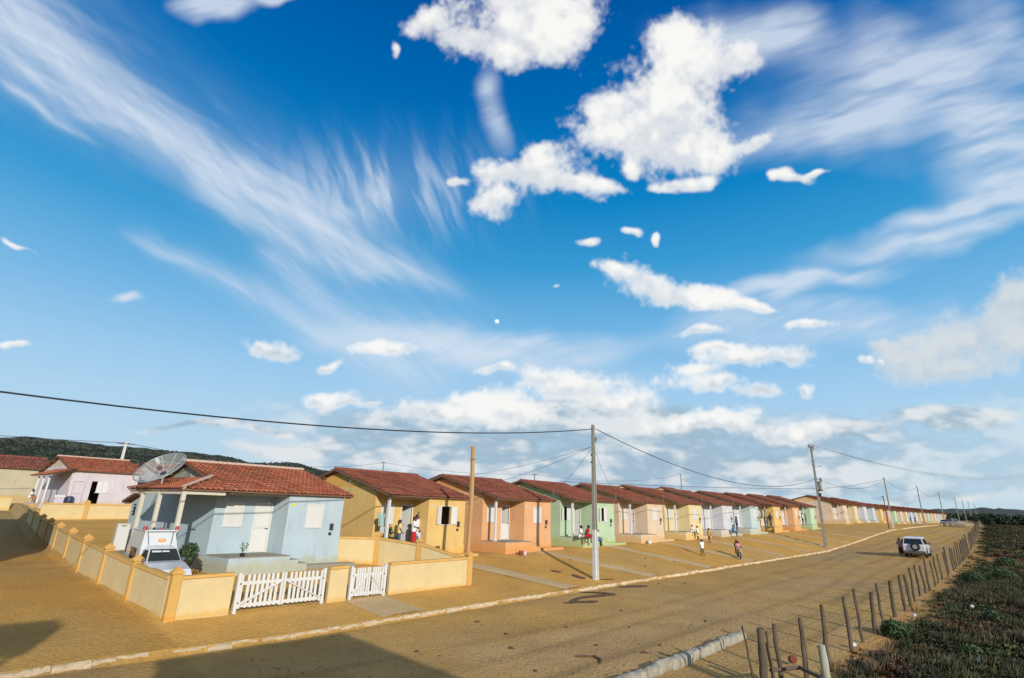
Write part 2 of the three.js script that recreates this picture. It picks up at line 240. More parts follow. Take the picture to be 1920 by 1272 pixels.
// ground strips of trodden cement that lead from each house to the kerb
const stripMat = soil([0.56, 0.39, 0.2], 0.015);
function strip(x0, x1, z0, z1, lift = 0.012, drift = 0) {
  const nz = 30, nx = 4, p = [], c = [], uv = [], idx = [];
  for (let j = 0; j <= nz; j++) for (let i = 0; i <= nx; i++) {
    const z = lerp(z0, z1, j / nz), e = (fbm(z * 1.1, x0, i, 3) - 0.5) * 0.16, x = lerp(x0, x1, i / nx) + e + drift * (z - z0), y = land(x, z) + lift + 0.03 * (i > 0 && i < nx ? 1 : 0);
    p.push(x, y, z); uv.push(x / 7, z / 7); const k = 0.88 + 0.24 * patch(x, z, 0.8, 5); c.push(k, k, k);
    if (i && j) { const o = j * (nx + 1) + i; idx.push(o - nx - 2, o - 1, o - nx - 1, o - nx - 1, o - 1, o); }
  }
  const g = new THREE.BufferGeometry(); g.setAttribute('position', new THREE.Float32BufferAttribute(p, 3)); g.setAttribute('color', new THREE.Float32BufferAttribute(c, 3)); g.setAttribute('uv', new THREE.Float32BufferAttribute(uv, 2)); g.setIndex(idx); g.computeVertexNormals();
  if (g.attributes.normal.getY(0) < 0) { g.index.array.reverse(); g.computeVertexNormals(); }
  return tag(part('path', g, stripMat, scene), null, null, null, 'structure');
}
strip(10.7, 12.4, -18.5, ZK - 0.1, 0.012, 0.2);
for (let n = 1; n < 11; n++) { const x = 13 + 7.66 * n; strip(x - 2.35, x - 1.1, -22.9, ZK - 0.1, 0.012, 0.4); }

// damp patches on the dirt
const damp = mat([0.14, 0.068, 0.026], { roughness: 0.75, map: roughTile, bumpMap: roughBump, bumpScale: 0.03 });
function stain(points, w, seed) {
  const r = rng(seed), curve = new THREE.CatmullRomCurve3(points.map(([x, z]) => V3(x, 0, z))), N = 26, L = [], Rr = [];
  for (let i = 0; i <= N; i++) { const t = i / N, p = curve.getPoint(t), d = curve.getTangent(t), k = w * Math.sqrt(Math.max(0.02, 1 - Math.pow(2 * t - 1, 4))) * (0.6 + 0.9 * fbm(t * 6, seed, 1, 3)) , k2 = w * Math.sqrt(Math.max(0.02, 1 - Math.pow(2 * t - 1, 4))) * (0.5 + 1.0 * fbm(t * 7, seed, 9, 3)); L.push([p.x - d.z * k, p.z + d.x * k]); Rr.push([p.x + d.z * k2, p.z - d.x * k2]); }
  const p = [], uv = [], idx = [];
  for (let i = 0; i <= N; i++) for (const q of [0, 0.5, 1]) { const x = lerp(L[i][0], Rr[i][0], q), z = lerp(L[i][1], Rr[i][1], q); p.push(x, Math.max(land(x, z), land(x + 0.2, z)) + 0.022, z); uv.push(x / 7, z / 7); }
  for (let i = 0; i < N; i++) for (let q = 0; q < 2; q++) { const o = i * 3 + q; idx.push(o, o + 1, o + 3, o + 1, o + 4, o + 3); }
  const g = new THREE.BufferGeometry(); g.setAttribute('position', new THREE.Float32BufferAttribute(p, 3)); g.setAttribute('uv', new THREE.Float32BufferAttribute(uv, 2)); g.setIndex(idx); g.computeVertexNormals();
  if (g.attributes.normal.getY(4) < 0) { g.index.array.reverse(); g.computeVertexNormals(); }
  tag(part('damp_patch', g, damp, scene), null, null, null, 'structure');
}
stain([[21.6, -16.2], [22.3, -15.6], [22.5, -15.05], [21.6, -15.05], [20.3, -15.2], [18.9, -14.75]], 0.2, 3);
stain([[18.7, -14.9], [19.6, -14.6], [20.4, -14.3]], 0.2, 5);
stain([[24.6, -16.0], [25.5, -15.7], [26.3, -15.35]], 0.24, 8);
stain([[23.9, -18.3], [23.7, -17.9], [23.9, -17.5]], 0.2, 11);
stain([[23.2, -19.3], [23.35, -19.05], [23.5, -18.8]], 0.13, 14);
stain([[24.5, -17.1], [25.1, -17.0], [25.6, -16.85]], 0.07, 15);

// ---------------------------------------------------------------- kerb of rough whitewashed stones
const kerbMat = mat([0.78, 0.64, 0.48], { roughness: 1, vertexColors: true, map: roughTile, bumpMap: roughBump, bumpScale: 0.02 });
function stoneGeo(L, seed, w = 0.1, h = 0.24) {
  const g = new THREE.BoxGeometry(L, h, w, 9, 3, 3), p = g.attributes.position, c = [];
  for (let i = 0; i < p.count; i++) {
    const x = p.getX(i), y = p.getY(i), z = p.getZ(i), n = fbm(x * 6 + seed * 9, y * 7, z * 9 + seed, 3) - 0.5, m = fbm(x * 6, y * 7 + seed * 5, z * 9, 3) - 0.5, ex = Math.abs(x) > L * 0.45 ? 0.02 : 0;
    p.setXYZ(i, x - Math.sign(x) * ex, y + n * 0.12 - ex * 0.8 - (Math.abs(z) > w * 0.4 && y > h * 0.4 ? 0.03 : 0), z + m * 0.12);
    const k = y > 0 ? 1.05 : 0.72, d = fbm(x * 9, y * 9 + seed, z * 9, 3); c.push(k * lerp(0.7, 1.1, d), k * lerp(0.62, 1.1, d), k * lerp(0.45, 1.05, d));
  }
  g.setAttribute('color', new THREE.Float32BufferAttribute(c, 3)); g.computeVertexNormals(); return g;
}
function kerbRun(x0, x1, L, zOf, topOf, mt, seed, w, h) {
  const k = thing('kerb', null, null, [0, 0, 0]); k.userData.kind = 'structure';
  const kinds = [0, 1, 2, 3, 4, 5, 6, 7].map((i) => stoneGeo(L, i * 1.7 + seed, w, h)), r = rng(seed);
  for (let x = x0; x < x1;) {
    const len = L * (0.6 + 0.9 * r()), m = part('kerb_stone', kinds[Math.floor(r() * 8)], mt, k), xm = x + len / 2, top = topOf(xm); x += len * 0.97;
    m.scale.set((len / L) * 1.04, 1, 0.75 + 0.5 * r());
    m.position.set(xm, top - 0.13 + 0.005 + (r() - 0.5) * 0.05, zOf(xm) + 0.04 + (r() - 0.5) * 0.07);
    m.rotation.set((r() - 0.5) * 0.3, (r() - 0.5) * 0.1, Math.atan2(topOf(xm + 0.5) - topOf(xm - 0.5), 1) + (r() - 0.5) * 0.08);
  }
  return k;
}
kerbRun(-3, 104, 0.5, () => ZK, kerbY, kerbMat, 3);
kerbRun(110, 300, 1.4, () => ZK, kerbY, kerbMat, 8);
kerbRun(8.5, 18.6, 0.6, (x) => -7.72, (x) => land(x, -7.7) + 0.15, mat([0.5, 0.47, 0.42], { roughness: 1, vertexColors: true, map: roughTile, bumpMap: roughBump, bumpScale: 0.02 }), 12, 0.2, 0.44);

// ---------------------------------------------------------------- materials for buildings
const plasterMap = tex(512, 512, (u, v) => {        // four metres square, ground line at v = 0.15: faint mottling, splashed dirt at the foot
  const y = v * 4 - 0.6, a = tn(u, v, 5, 7, 4), b = tn(u, v, 40, 8, 3), foot = smoothstep(0.42 * (0.5 + tn(u, v, 9, 9, 4)) - y, -0.08, 0.3), run = smoothstep(tn(u, v * 0.15, 24, 10, 3), 0.62, 0.8) * 0.06;
  const k = 0.84 + 0.17 * a + 0.07 * (b - 0.5) - run * 1.6; return [k * lerp(1, 0.97, foot), k * lerp(1, 0.84, foot), k * lerp(1, 0.6, foot)];
}, false, 0.25);
plasterMap.offset.set(0, 0.15);
const plasterBump = tex(512, 512, (u, v) => { const k = 0.7 * tn(u, v, 60, 11, 3) + 0.3 * tn(u, v, 6, 12, 3); return [k, k, k]; }, false, 0.5);
const plaster = (c) => mat(c, { map: plasterMap, bumpMap: plasterBump, bumpScale: 0.006, roughness: 0.95 });
const paintedBrick = tex(512, 512, (u, v) => {      // two metres square of limewash over brick courses
  const row = Math.floor(v * 26), uu = u * 9 + (row % 2) * 0.5, fv = v * 26 - row, fu = uu - Math.floor(uu), j = Math.min(1, Math.min(fv, 1 - fv) * 7) * Math.min(1, Math.min(fu, 1 - fu) * 16), k = 0.55 * j + 0.45 * tn(u, v, 30, 13, 4); return [k, k, k];
}, false, 0.5);
const limeMap = tex(512, 512, (u, v) => { const a = tn(u, v, 6, 14, 5), b = tn(u, v, 50, 15, 3), y = v * 2, foot = smoothstep(0.2 * (0.4 + tn(u, v, 12, 16, 4)) - y, -0.04, 0.12); const k = 0.84 + 0.16 * a + 0.06 * (b - 0.5); return [k, k * lerp(0.99, 0.84, foot), k * lerp(0.98, 0.55, foot)]; }, false, 0.5);
const M = {
  white: mat([0.58, 0.57, 0.55], { roughness: 0.6 }), whiteWood: mat([0.6, 0.59, 0.56], { roughness: 0.7, bumpMap: plasterBump, bumpScale: 0.002 }), cream: mat([0.54, 0.5, 0.4]),
  wood: mat([0.14, 0.075, 0.045], { roughness: 0.9 }), deck: mat([0.2, 0.11, 0.07], { roughness: 0.95 }), tile: mat([1, 1, 1], { roughness: 0.95, vertexColors: true }), tileOld: mat([0.72, 0.7, 0.8], { roughness: 0.95, vertexColors: true }),
  cement: mat([0.3, 0.27, 0.21], { roughness: 0.95, map: roughTile }), dark: mat([0.02, 0.02, 0.022], { roughness: 0.6 }), grey: mat([0.22, 0.22, 0.21], { roughness: 0.7 }), iron: mat([0.05, 0.05, 0.05], { roughness: 0.5, metalness: 0.4 }),
  meter: mat([0.035, 0.035, 0.04], { roughness: 0.4 }), mortar: mat([0.5, 0.36, 0.28], { roughness: 1 }), mortarDark: mat([0.24, 0.12, 0.085], { roughness: 1 }),
  panel: mat([0.66, 0.52, 0.27], { map: limeMap, bumpMap: paintedBrick, bumpScale: 0.004, roughness: 1 }), pillar: mat([0.64, 0.38, 0.11], { map: limeMap, bumpMap: plasterBump, bumpScale: 0.006, roughness: 1 }),
  concrete: mat([0.3, 0.28, 0.24], { map: roughTile, roughness: 1 }), limewash: mat([0.62, 0.62, 0.6], { map: roughTile, roughness: 1 }), steel: mat([0.4, 0.42, 0.42], { roughness: 0.45, metalness: 0.6 }),
  glass: mat([0.012, 0.016, 0.016], { roughness: 0.08 }), rubber: mat([0.015, 0.015, 0.015], { roughness: 0.9 }), pipe: mat([0.45, 0.45, 0.43]),
};
const wallColour = { blue: [0.43, 0.52, 0.56], yellow: [0.68, 0.45, 0.16], orange: [0.68, 0.37, 0.18], green: [0.44, 0.57, 0.37], peach: [0.66, 0.5, 0.35], straw: [0.68, 0.55, 0.29], lilac: [0.56, 0.55, 0.59], sky: [0.49, 0.56, 0.56], pink: [0.58, 0.52, 0.55], sand: [0.5, 0.43, 0.29] };
const wallMat = Object.fromEntries(Object.entries(wallColour).map(([k, c]) => [k, plaster(c)]));

// ---------------------------------------------------------------- clay tile roofs
function tileSlope(x0, x1, zE, yE, zR, yR, { nseg = 6, pitch = 0.2, course = 0.36, seed = 1, clip } = {}) {
  const L = Math.hypot(zR - zE, yR - yE), cols = Math.round((x1 - x0) / pitch), rows = Math.round(L / course), ny = (zE - zR) / L * 1, nn = Math.abs(ny), tz = (zR - zE) / L, ty = (yR - yE) / L, pos = [], nor = [], col = [], uv = [];
  const N = [0, Math.abs(tz), ty * (tz < 0 ? 1 : -1)];
  const pt = (x, s, up) => [x, yE + ty * s + N[1] * up, zE + tz * s + N[2] * up];
  for (let r = 0; r < rows; r++) for (let c = 0; c < cols; c++) {
    const s0 = r * L / rows - 0.03, s1 = (r + 1) * L / rows, h = h3(c, r, seed), h2 = h3(c + 50, r, seed + 1), xc = x0 + (c + 0.5) * (x1 - x0) / cols;
    if (clip && !clip(xc, zE + tz * (s0 + s1) / 2)) continue;
    const k = 0.6 + 0.66 * h + 0.3 * (fbm(xc * 0.8, s0 * 0.8, seed, 3) - 0.5), cc = [0.37 * k, (0.088 + 0.042 * h2) * k, (0.034 + 0.026 * h2) * k];
    const a = [], b = [];
    for (let i = 0; i <= nseg; i++) { const f = i / nseg, x = x0 + (c + f) * (x1 - x0) / cols, w = 0.028 * Math.sin(2 * Math.PI * f + 0.6); a.push(pt(x, s0, w + 0.032 + (h - 0.5) * 0.012)); b.push(pt(x, s1, w)); }
    for (let i = 0; i < nseg; i++) {
      const q = [a[i], a[i + 1], b[i + 1], b[i]], f0 = Math.cos(2 * Math.PI * (i / nseg) + 0.6) * -0.85, f1 = Math.cos(2 * Math.PI * ((i + 1) / nseg) + 0.6) * -0.85, order = tz < 0 ? [0, 1, 2, 0, 2, 3] : [0, 2, 1, 0, 3, 2];
      for (const o of order) { pos.push(...q[o]); const fx = o === 0 || o === 3 ? f0 : f1, l = Math.hypot(fx, 1); nor.push(fx / l, N[1] / l, N[2] / l); col.push(...cc); uv.push(0, 0); }
    }
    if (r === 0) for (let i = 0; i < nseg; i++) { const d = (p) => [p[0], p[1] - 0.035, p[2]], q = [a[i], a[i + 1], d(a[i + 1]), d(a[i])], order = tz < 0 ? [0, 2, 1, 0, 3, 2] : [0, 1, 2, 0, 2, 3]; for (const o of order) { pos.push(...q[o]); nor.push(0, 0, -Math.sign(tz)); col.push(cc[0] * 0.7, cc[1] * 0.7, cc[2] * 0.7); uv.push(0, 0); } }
  }
  const g = new THREE.BufferGeometry(); g.setAttribute('position', new THREE.Float32BufferAttribute(pos, 3)); g.setAttribute('normal', new THREE.Float32BufferAttribute(nor, 3)); g.setAttribute('color', new THREE.Float32BufferAttribute(col, 3)); g.setAttribute('uv', new THREE.Float32BufferAttribute(uv, 2));
  return g;
}
function ridgeCaps(a, b, r = 0.09, seed = 2) {
  const A = V3(...a), B = V3(...b), L = A.distanceTo(B), n = Math.max(2, Math.round(L / 0.38)), out = [];
  for (let i = 0; i < n; i++) { const p = A.clone().lerp(B, (i + 0.02) / n), q = A.clone().lerp(B, (i + 1.1) / n), k = 0.8 + 0.4 * h3(i, seed, 3), g = rod(p.toArray(), q.toArray(), r * 1.08, r * 0.9, 8); out.push(paint(g.index ? g.toNonIndexed() : g, [0.29 * k, 0.085 * k, 0.048 * k])); }
  return out;
}

// ---------------------------------------------------------------- houses
const W = 5.05, BUMP = 2.62, REC = -1.14, EAVE_Z = 0.24, EAVE_Y = 2.93, RIDGE_Z = -4.4, RIDGE_Y = 4.28, WALL = 0.14;
const roofY = (z, o) => z > o.ridgeZ ? lerp(EAVE_Y, o.ridgeY, (z - EAVE_Z) / (o.ridgeZ - EAVE_Z)) : lerp(o.rearY, o.ridgeY, (z - o.rearZ) / (o.ridgeZ - o.rearZ));
const base = { ridgeZ: RIDGE_Z, ridgeY: RIDGE_Y, rearZ: -9.1, rearY: 2.93 };
const cache = new Map();
const once = (key, make) => { if (!cache.has(key)) cache.set(key, make()); return cache.get(key); };
const WIN1 = [-1.72, -1.02, 1.58, 2.52], WIN2 = [-4.62, -3.92, 1.58, 2.52], DOOR = [-3.38, -2.72, 0.5, 2.5];
function wallGeo(o) {
  const under = (z) => roofY(z, o) - 0.05, g = [];
  g.push(slab(rect(-BUMP, 0, -1.4, under(0)), [rect(...WIN1)], WALL).translate(0, 0, -WALL));
  g.push(slab(rect(-W, -BUMP, -1.4, under(REC)), [rect(...WIN2), rect(...DOOR)], WALL).translate(0, 0, REC - WALL));
  const side = (pts, x, holes = []) => slab(pts, holes, WALL).rotateY(-Math.PI / 2).translate(x, 0, 0);
  const gable = (z0, zr) => [[z0, -1.4], [z0, under(z0)], [o.ridgeZ, under(o.ridgeZ)], [zr, under(zr)], [zr, -1.4]];
  const zr = o.rearZ + 0.35;
  g.push(metre(side(gable(-WALL, zr), 0)));
  g.push(metre(side(gable(REC - WALL, zr), -W + WALL, o.sideHoles ?? [])));
  g.push(metre(side([[-WALL, -1.4], [-WALL, under(-WALL)], [REC, under(REC)], [REC, -1.4]], -BUMP + WALL)));
  g.push(slab(rect(-W + WALL, -WALL, -1.4, under(zr)), o.rearHoles ?? [], WALL).translate(0, 0, zr));
  g.push(box(0.05, 1.9, 0.05, 0.028, -0.45, 0.0).translate(-0.02, 0, 0));
  g.push(span(-BUMP, 0.02, -1.4, 0.5, 0, 0.02), span(0, 0.02, -1.4, 0.5, zr, 0));
  return g;
}
function shutter(w, h, name, parent, x, y, z, turn = 0, m = M.whiteWood) {
  const g = once(`shutter${w.toFixed(2)}${h.toFixed(2)}`, () => { const a = [span(0, 0.05, 0, h, 0, 0.03), span(w - 0.05, w, 0, h, 0, 0.03), span(0.05, w - 0.05, 0, 0.05, 0, 0.03), span(0.05, w - 0.05, h - 0.05, h, 0, 0.03)]; const n = 4; for (let i = 0; i < n; i++) a.push(span(0.052 + (i * (w - 0.104)) / n, 0.048 + ((i + 1) * (w - 0.104)) / n, 0.05, h - 0.05, 0.004, 0.02)); return mergeGeometries(a.map((q) => (q.index ? q.toNonIndexed() : q))); });
  const s = part(name, g, m, parent); s.position.set(x, y, z); s.rotation.y = turn; return s;
}
function windowAt(house, [x0, x1, y0, y1], z, open = 0) {
  const f = part('window_frame', once(`frame${(x1 - x0).toFixed(2)}${(y1 - y0).toFixed(2)}`, () => { const w = x1 - x0, h = y1 - y0; return mergeGeometries([span(-0.04, 0, -0.04, h + 0.04, 0, 0.05), span(w, w + 0.04, -0.04, h + 0.04, 0, 0.05), span(0, w, -0.04, 0, 0, 0.06), span(0, w, h, h + 0.04, 0, 0.05)]); }), M.whiteWood, house);
  f.position.set(x0, y0, z - 0.025);
  const w = (x1 - x0) / 2 - 0.006, h = y1 - y0 - 0.012;
  shutter(w, h, 'shutter', f, 0.004, 0.006, 0.012, open ? -Math.PI + 0.35 : 0);
  const s = shutter(w, h, 'shutter', f, w + 0.008, 0.006, 0.012, 0); if (open > 1) { s.position.x = 2 * w + 0.01; s.position.z = 0.03; s.rotation.y = -0.3; s.position.x += 0.02; }
  return f;
}
function doorAt(house, state) {
  const [x0, x1, y0, y1] = DOOR, f = part('door_frame', once('doorframe', () => mergeGeometries([span(-0.05, 0, 0, 2.05, -0.06, 0.03), span(0.66, 0.71, 0, 2.05, -0.06, 0.03), span(0, 0.66, 2.0, 2.05, -0.06, 0.03)])), M.whiteWood, house);
  f.position.set(x0, y0, REC);
  const leaf = (h) => once('leaf' + h, () => mergeGeometries([span(0, 0.65, 0, h, -0.04, 0), span(0.05, 0.6, 0.05, h - 0.05, 0, 0.012)]));
  const lower = part('door', leaf(0.98), M.whiteWood, f), upper = part('door', leaf(0.99), M.whiteWood, f);
  lower.position.set(0.005, 0.01, -0.01); upper.position.set(0.005, 1.0, -0.01);
  if (state !== 'closed') { upper.position.set(0.66, 1.0, -0.08); upper.rotation.y = Math.PI - 1.25; upper.position.x = 0.65; }
  if (state === 'open') { lower.position.set(0.65, 0.01, -0.08); lower.rotation.y = Math.PI - 1.25; }
  part('handle', [rod([0.6, 0.98, 0.0], [0.6, 0.98, 0.06], 0.012), rod([0.6, 0.98, 0.055], [0.49, 0.98, 0.055], 0.011)], M.iron, f);
}
const SKEW = 0.15;                       // the plots run back at a slight slant to the street, and the houses follow them
function slant(house) {
  house.traverse((o) => {
    if (o === house || o.rotation.y || o.rotation.x || o.rotation.z) return;
    let turned = false; for (let p = o.parent; p && p !== house; p = p.parent) if (p.rotation.y) turned = true;
    if (turned) return;
    o.position.x += SKEW * o.position.z;
    o.geometry = once('slant' + o.geometry.uuid, () => { const g = o.geometry.clone(), p = g.attributes.position, n = g.attributes.normal, v = new THREE.Vector3(); for (let i = 0; i < p.count; i++) { p.setX(i, p.getX(i) + SKEW * p.getZ(i)); v.set(n.getX(i), n.getY(i), n.getZ(i) - SKEW * n.getX(i)).normalize(); n.setXYZ(i, v.x, v.y, v.z); } return g; });
  });
}
const roofFar = { nseg: 3, pitch: 0.3, course: 0.5 };
function makeHouse(o) {
  const h = thing(o.name, o.label, 'house', o.pos, o.turn ?? 0, o.group), q = { ...base, ...o.shape }, key = JSON.stringify([q, o.far ? 1 : 0]), wm = wallMat[o.colour];
  part('wall', once('wall' + key, () => mergeGeometries(wallGeo(q).map((g) => (g.index ? g.toNonIndexed() : g)))), wm, h);
  const opt = o.far ? roofFar : { nseg: 6 };
  const roof = part('roof', once('roof' + key, () => mergeGeometries([tileSlope(-W - 0.33, 0.3, EAVE_Z, EAVE_Y + 0.09, q.ridgeZ, q.ridgeY + 0.09, { ...opt, seed: 4 }), tileSlope(-W - 0.33, 0.3, q.rearZ, q.rearY + 0.09, q.ridgeZ, q.ridgeY + 0.09, { ...opt, seed: 9 })])), o.mortar ? M.tile : M.tileOld, h);
  part('roof_deck', once('deck' + key, () => { const pl = (z0, y0, z1, y1) => hexa([[-W - 0.3, y0, z0], [0.27, y0, z0], [0.27, y1, z1], [-W - 0.3, y1, z1]], [[-W - 0.3, y0 + 0.05, z0], [0.27, y0 + 0.05, z0], [0.27, y1 + 0.05, z1], [-W - 0.3, y1 + 0.05, z1]]); return mergeGeometries([pl(EAVE_Z - 0.03, EAVE_Y, q.ridgeZ, q.ridgeY), pl(q.ridgeZ, q.ridgeY, q.rearZ, q.rearY)]); }), M.deck, roof);
  part('ridge_cap', once('ridge' + key + (o.mortar ?? ''), () => mergeGeometries(ridgeCaps([-W - 0.33, q.ridgeY + 0.1, q.ridgeZ], [0.3, q.ridgeY + 0.1, q.ridgeZ]))), o.mortar ? M.mortar : M.tileOld, roof);
  if (!o.far) {
    const pur = once('purlin', () => span(-0.13, 0.13, -0.06, 0.04, -0.04, 0.04));
    for (let k = 0; k <= 8; k++) { const z = k <= 4 ? lerp(EAVE_Z - 0.15, q.ridgeZ, k / 4) : lerp(q.ridgeZ, q.rearZ + 0.2, (k - 4) / 4), p = part('purlin', pur, M.wood, roof); p.position.set(-W - 0.135, roofY(z, q) - 0.05, z); if (k < 4) { const p2 = part('purlin', pur, M.wood, roof); p2.position.set(0.135, roofY(z, q) - 0.05, z); } }
    part('porch_beam', once('beam', () => span(-W + 0.0, -BUMP - 0.01, EAVE_Y - 0.1, EAVE_Y + 0.0, -0.25, -0.15)), M.cream, h);
    for (const x of [0.285, -W - 0.315]) { const b = part('barge_board', once('barge' + key, () => { const pl = (z0, y0, z1, y1) => hexa([[-0.018, y0 - 0.02, z0], [0.018, y0 - 0.02, z0], [0.018, y1 - 0.02, z1], [-0.018, y1 - 0.02, z1]], [[-0.018, y0 + 0.1, z0], [0.018, y0 + 0.1, z0], [0.018, y1 + 0.1, z1], [-0.018, y1 + 0.1, z1]]); return mergeGeometries([pl(EAVE_Z, EAVE_Y, q.ridgeZ, q.ridgeY), pl(q.ridgeZ, q.ridgeY, q.rearZ, q.rearY)]); }), M.wood, h); b.position.x = x; }
  }
  const porch = part('porch', once('porch', () => mergeGeometries([span(-W, -BUMP - 0.005, -1.6, 0.465, REC + 0.005, 0.68), span(-BUMP, -BUMP + 0.4, -1.6, 0.31, 0.025, 0.64), span(-BUMP + 0.4, -BUMP + 0.8, -1.6, 0.16, 0.025, 0.64)])), wm, h);
  part('porch_floor', once('porchfloor', () => mergeGeometries([span(-W - 0.01, -BUMP - 0.008, 0.465, 0.5, REC + 0.01, 0.7), span(-BUMP - 0.005, -BUMP + 0.41, 0.31, 0.33, 0.03, 0.65), span(-BUMP + 0.4, -BUMP + 0.81, 0.16, 0.18, 0.03, 0.65)])), M.cement, porch);
  part('front_walk', once('walk', () => span(-BUMP + 0.82, 0.55, -1.6, 0.07, 0.03, 0.6)), o.walk ?? wm, h);
  if (!o.noPost) part('porch_post', once('post', () => mergeGeometries([span(-W + 0.02, -W + 0.14, 0.5, EAVE_Y + 0.04, -0.26, -0.14), span(-W - 0.01, -W + 0.17, 0.5, 0.6, -0.29, -0.11)])), M.white, h);
  windowAt(h, WIN1, 0, o.win1); windowAt(h, WIN2, REC, o.win2);
  doorAt(h, o.door ?? 'closed');
  if (!o.plain) {
    part('meter_box', once('meter1', () => mergeGeometries([rbox(0.15, 0.28, 0.09, -0.5, 1.6, 0.045, 0.02), box(0.09, 0.06, 0.01, -0.5, 1.66, 0.095)])), M.meter, h);
    part('meter_box', once('meter2', () => rbox(0.13, 0.12, 0.05, -0.53, 1.3, 0.03, 0.01)), M.meter, h);
    part('number_plate', once('plate', () => rbox(0.2, 0.12, 0.015, -2.4, 2.52, 0.01, 0.005)), o.plate ?? M.cream, h);
    part('lamp_holder', once('lamph', () => mergeGeometries([new THREE.CylinderGeometry(0.05, 0.05, 0.04, 8).rotateX(Math.PI / 2).translate(-2.95, 2.62, REC + 0.02), rod([-2.95, 2.62, REC + 0.03], [-2.95, 2.62, REC + 0.16], 0.012), new THREE.SphereGeometry(0.05, 8, 6).translate(-2.95, 2.58, REC + 0.18)])), M.white, h);
    part('service_mast', once('mast', () => mergeGeometries([rod([0.12, 3.0, 0.1], [0.12, 3.75, 0.1], 0.013), rod([0.12, 3.6, 0.1], [0.38, 3.55, 0.12], 0.008)])), M.grey, h);
  }
  return h;
}
// the front row: eleven houses up the street, the corner one blue
const FRONT = [
  ['yellow', 'deep yellow house with tile roof beside the pale blue corner house, people on its porch', { door: 'open', win1: 2 }],
  ['orange', 'orange house with half open white door and bare porch, behind the tall wooden post', { door: 'half' }],
  ['green', 'mint green house behind the white-footed concrete pole, people sitting on its porch edge', { door: 'open', win1: 1, win2: 1 }],
  ['peach', 'pale peach house next beyond the mint green one, white bag at its step', { door: 'open' }],
  ['straw', 'pale yellow house with children at its front, before the lilac house', {}],
  ['lilac', 'lilac white house between the pale yellow and light aqua houses', {}],
  ['sky', 'light aqua blue house past the lilac one, on the near row', {}],
  ['yellow', 'deep yellow house with a lone figure leaning in its porch, beyond the aqua house', {}],
  ['orange', 'orange house between a deep yellow and a green one near the leaning transformer pole', {}],
  ['green', 'green house at the far end of the near row, two people standing on its porch', {}],
];
const housePos = (n) => { const x = 13 + 7.66 * n; return [x, padY(x) + 0.05, HOUSE_Z]; };
makeHouse({ name: 'row_house', label: 'pale blue corner house with side veranda, behind the ambulance and the cream wall', colour: 'blue', pos: housePos(0), group: 'houses of the near row', mortar: true, noPost: true, walk: M.cement, plate: mat([0.6, 0.55, 0.1]),
  shape: { ridgeZ: -4.2, ridgeY: 4.2, rearZ: -10.0, rearY: 2.35, sideHoles: [rect(-9.4, -9.05, 1.78, 2.2), rect(-6.95, -6.55, 1.78, 2.4)] } });
FRONT.forEach(([colour, label, o], i) => makeHouse({ name: 'row_house', label, colour, pos: housePos(i + 1), group: 'houses of the near row', ...o }));
// the second block beyond the crossing
{
  const cyc = ['peach', 'straw', 'lilac', 'sky', 'yellow', 'orange', 'green'], say = { peach: 'peach', straw: 'pale yellow', lilac: 'lilac', sky: 'light aqua', yellow: 'deep yellow', orange: 'orange', green: 'green' };
  for (let k = 0; k < 20; k++) {
    const c = cyc[k % 7], x = 109 + 7.66 * k, which = k === 0 ? 'with a wide bare side wall, first beyond the crossing' : k < 7 ? `of the far block between ${say[cyc[(k + 6) % 7]]} and ${say[cyc[(k + 1) % 7]]}, nearest of its colour` : k < 14 ? 'in the far block, middle one of its colour along the row' : 'in the far block, farthest of its colour near the row end';
    makeHouse({ name: 'far_house', label: `${say[c]} house ${which}`, colour: c, pos: [x, padY(x) - 0.02, HOUSE_Z], group: 'houses of the far block', far: true, plain: true });
  }
}
// the row on the next street, its backs to us
for (const [n, c, label] of [[3.1, 'sand', 'roof of a sand coloured house on the back street, behind the orange and green houses'], [6, 'straw', 'brown roof on the back street rising behind the peach and pale yellow houses'], [7.2, 'peach', 'long brown roof on the back street rising behind the lilac house'], [8.6, 'straw', 'brown roof with a pale gable on the back street behind the aqua house'], [11, 'sand', 'brown back street roof behind the end of the near row']]) {
  const x = 16 + 11.5 * n; makeHouse({ name: 'back_house', label, colour: c, pos: [x - W, padY(Math.min(x, 108)) + 1.98, -64], turn: Math.PI, group: 'houses of the back street', far: true, plain: true });
}
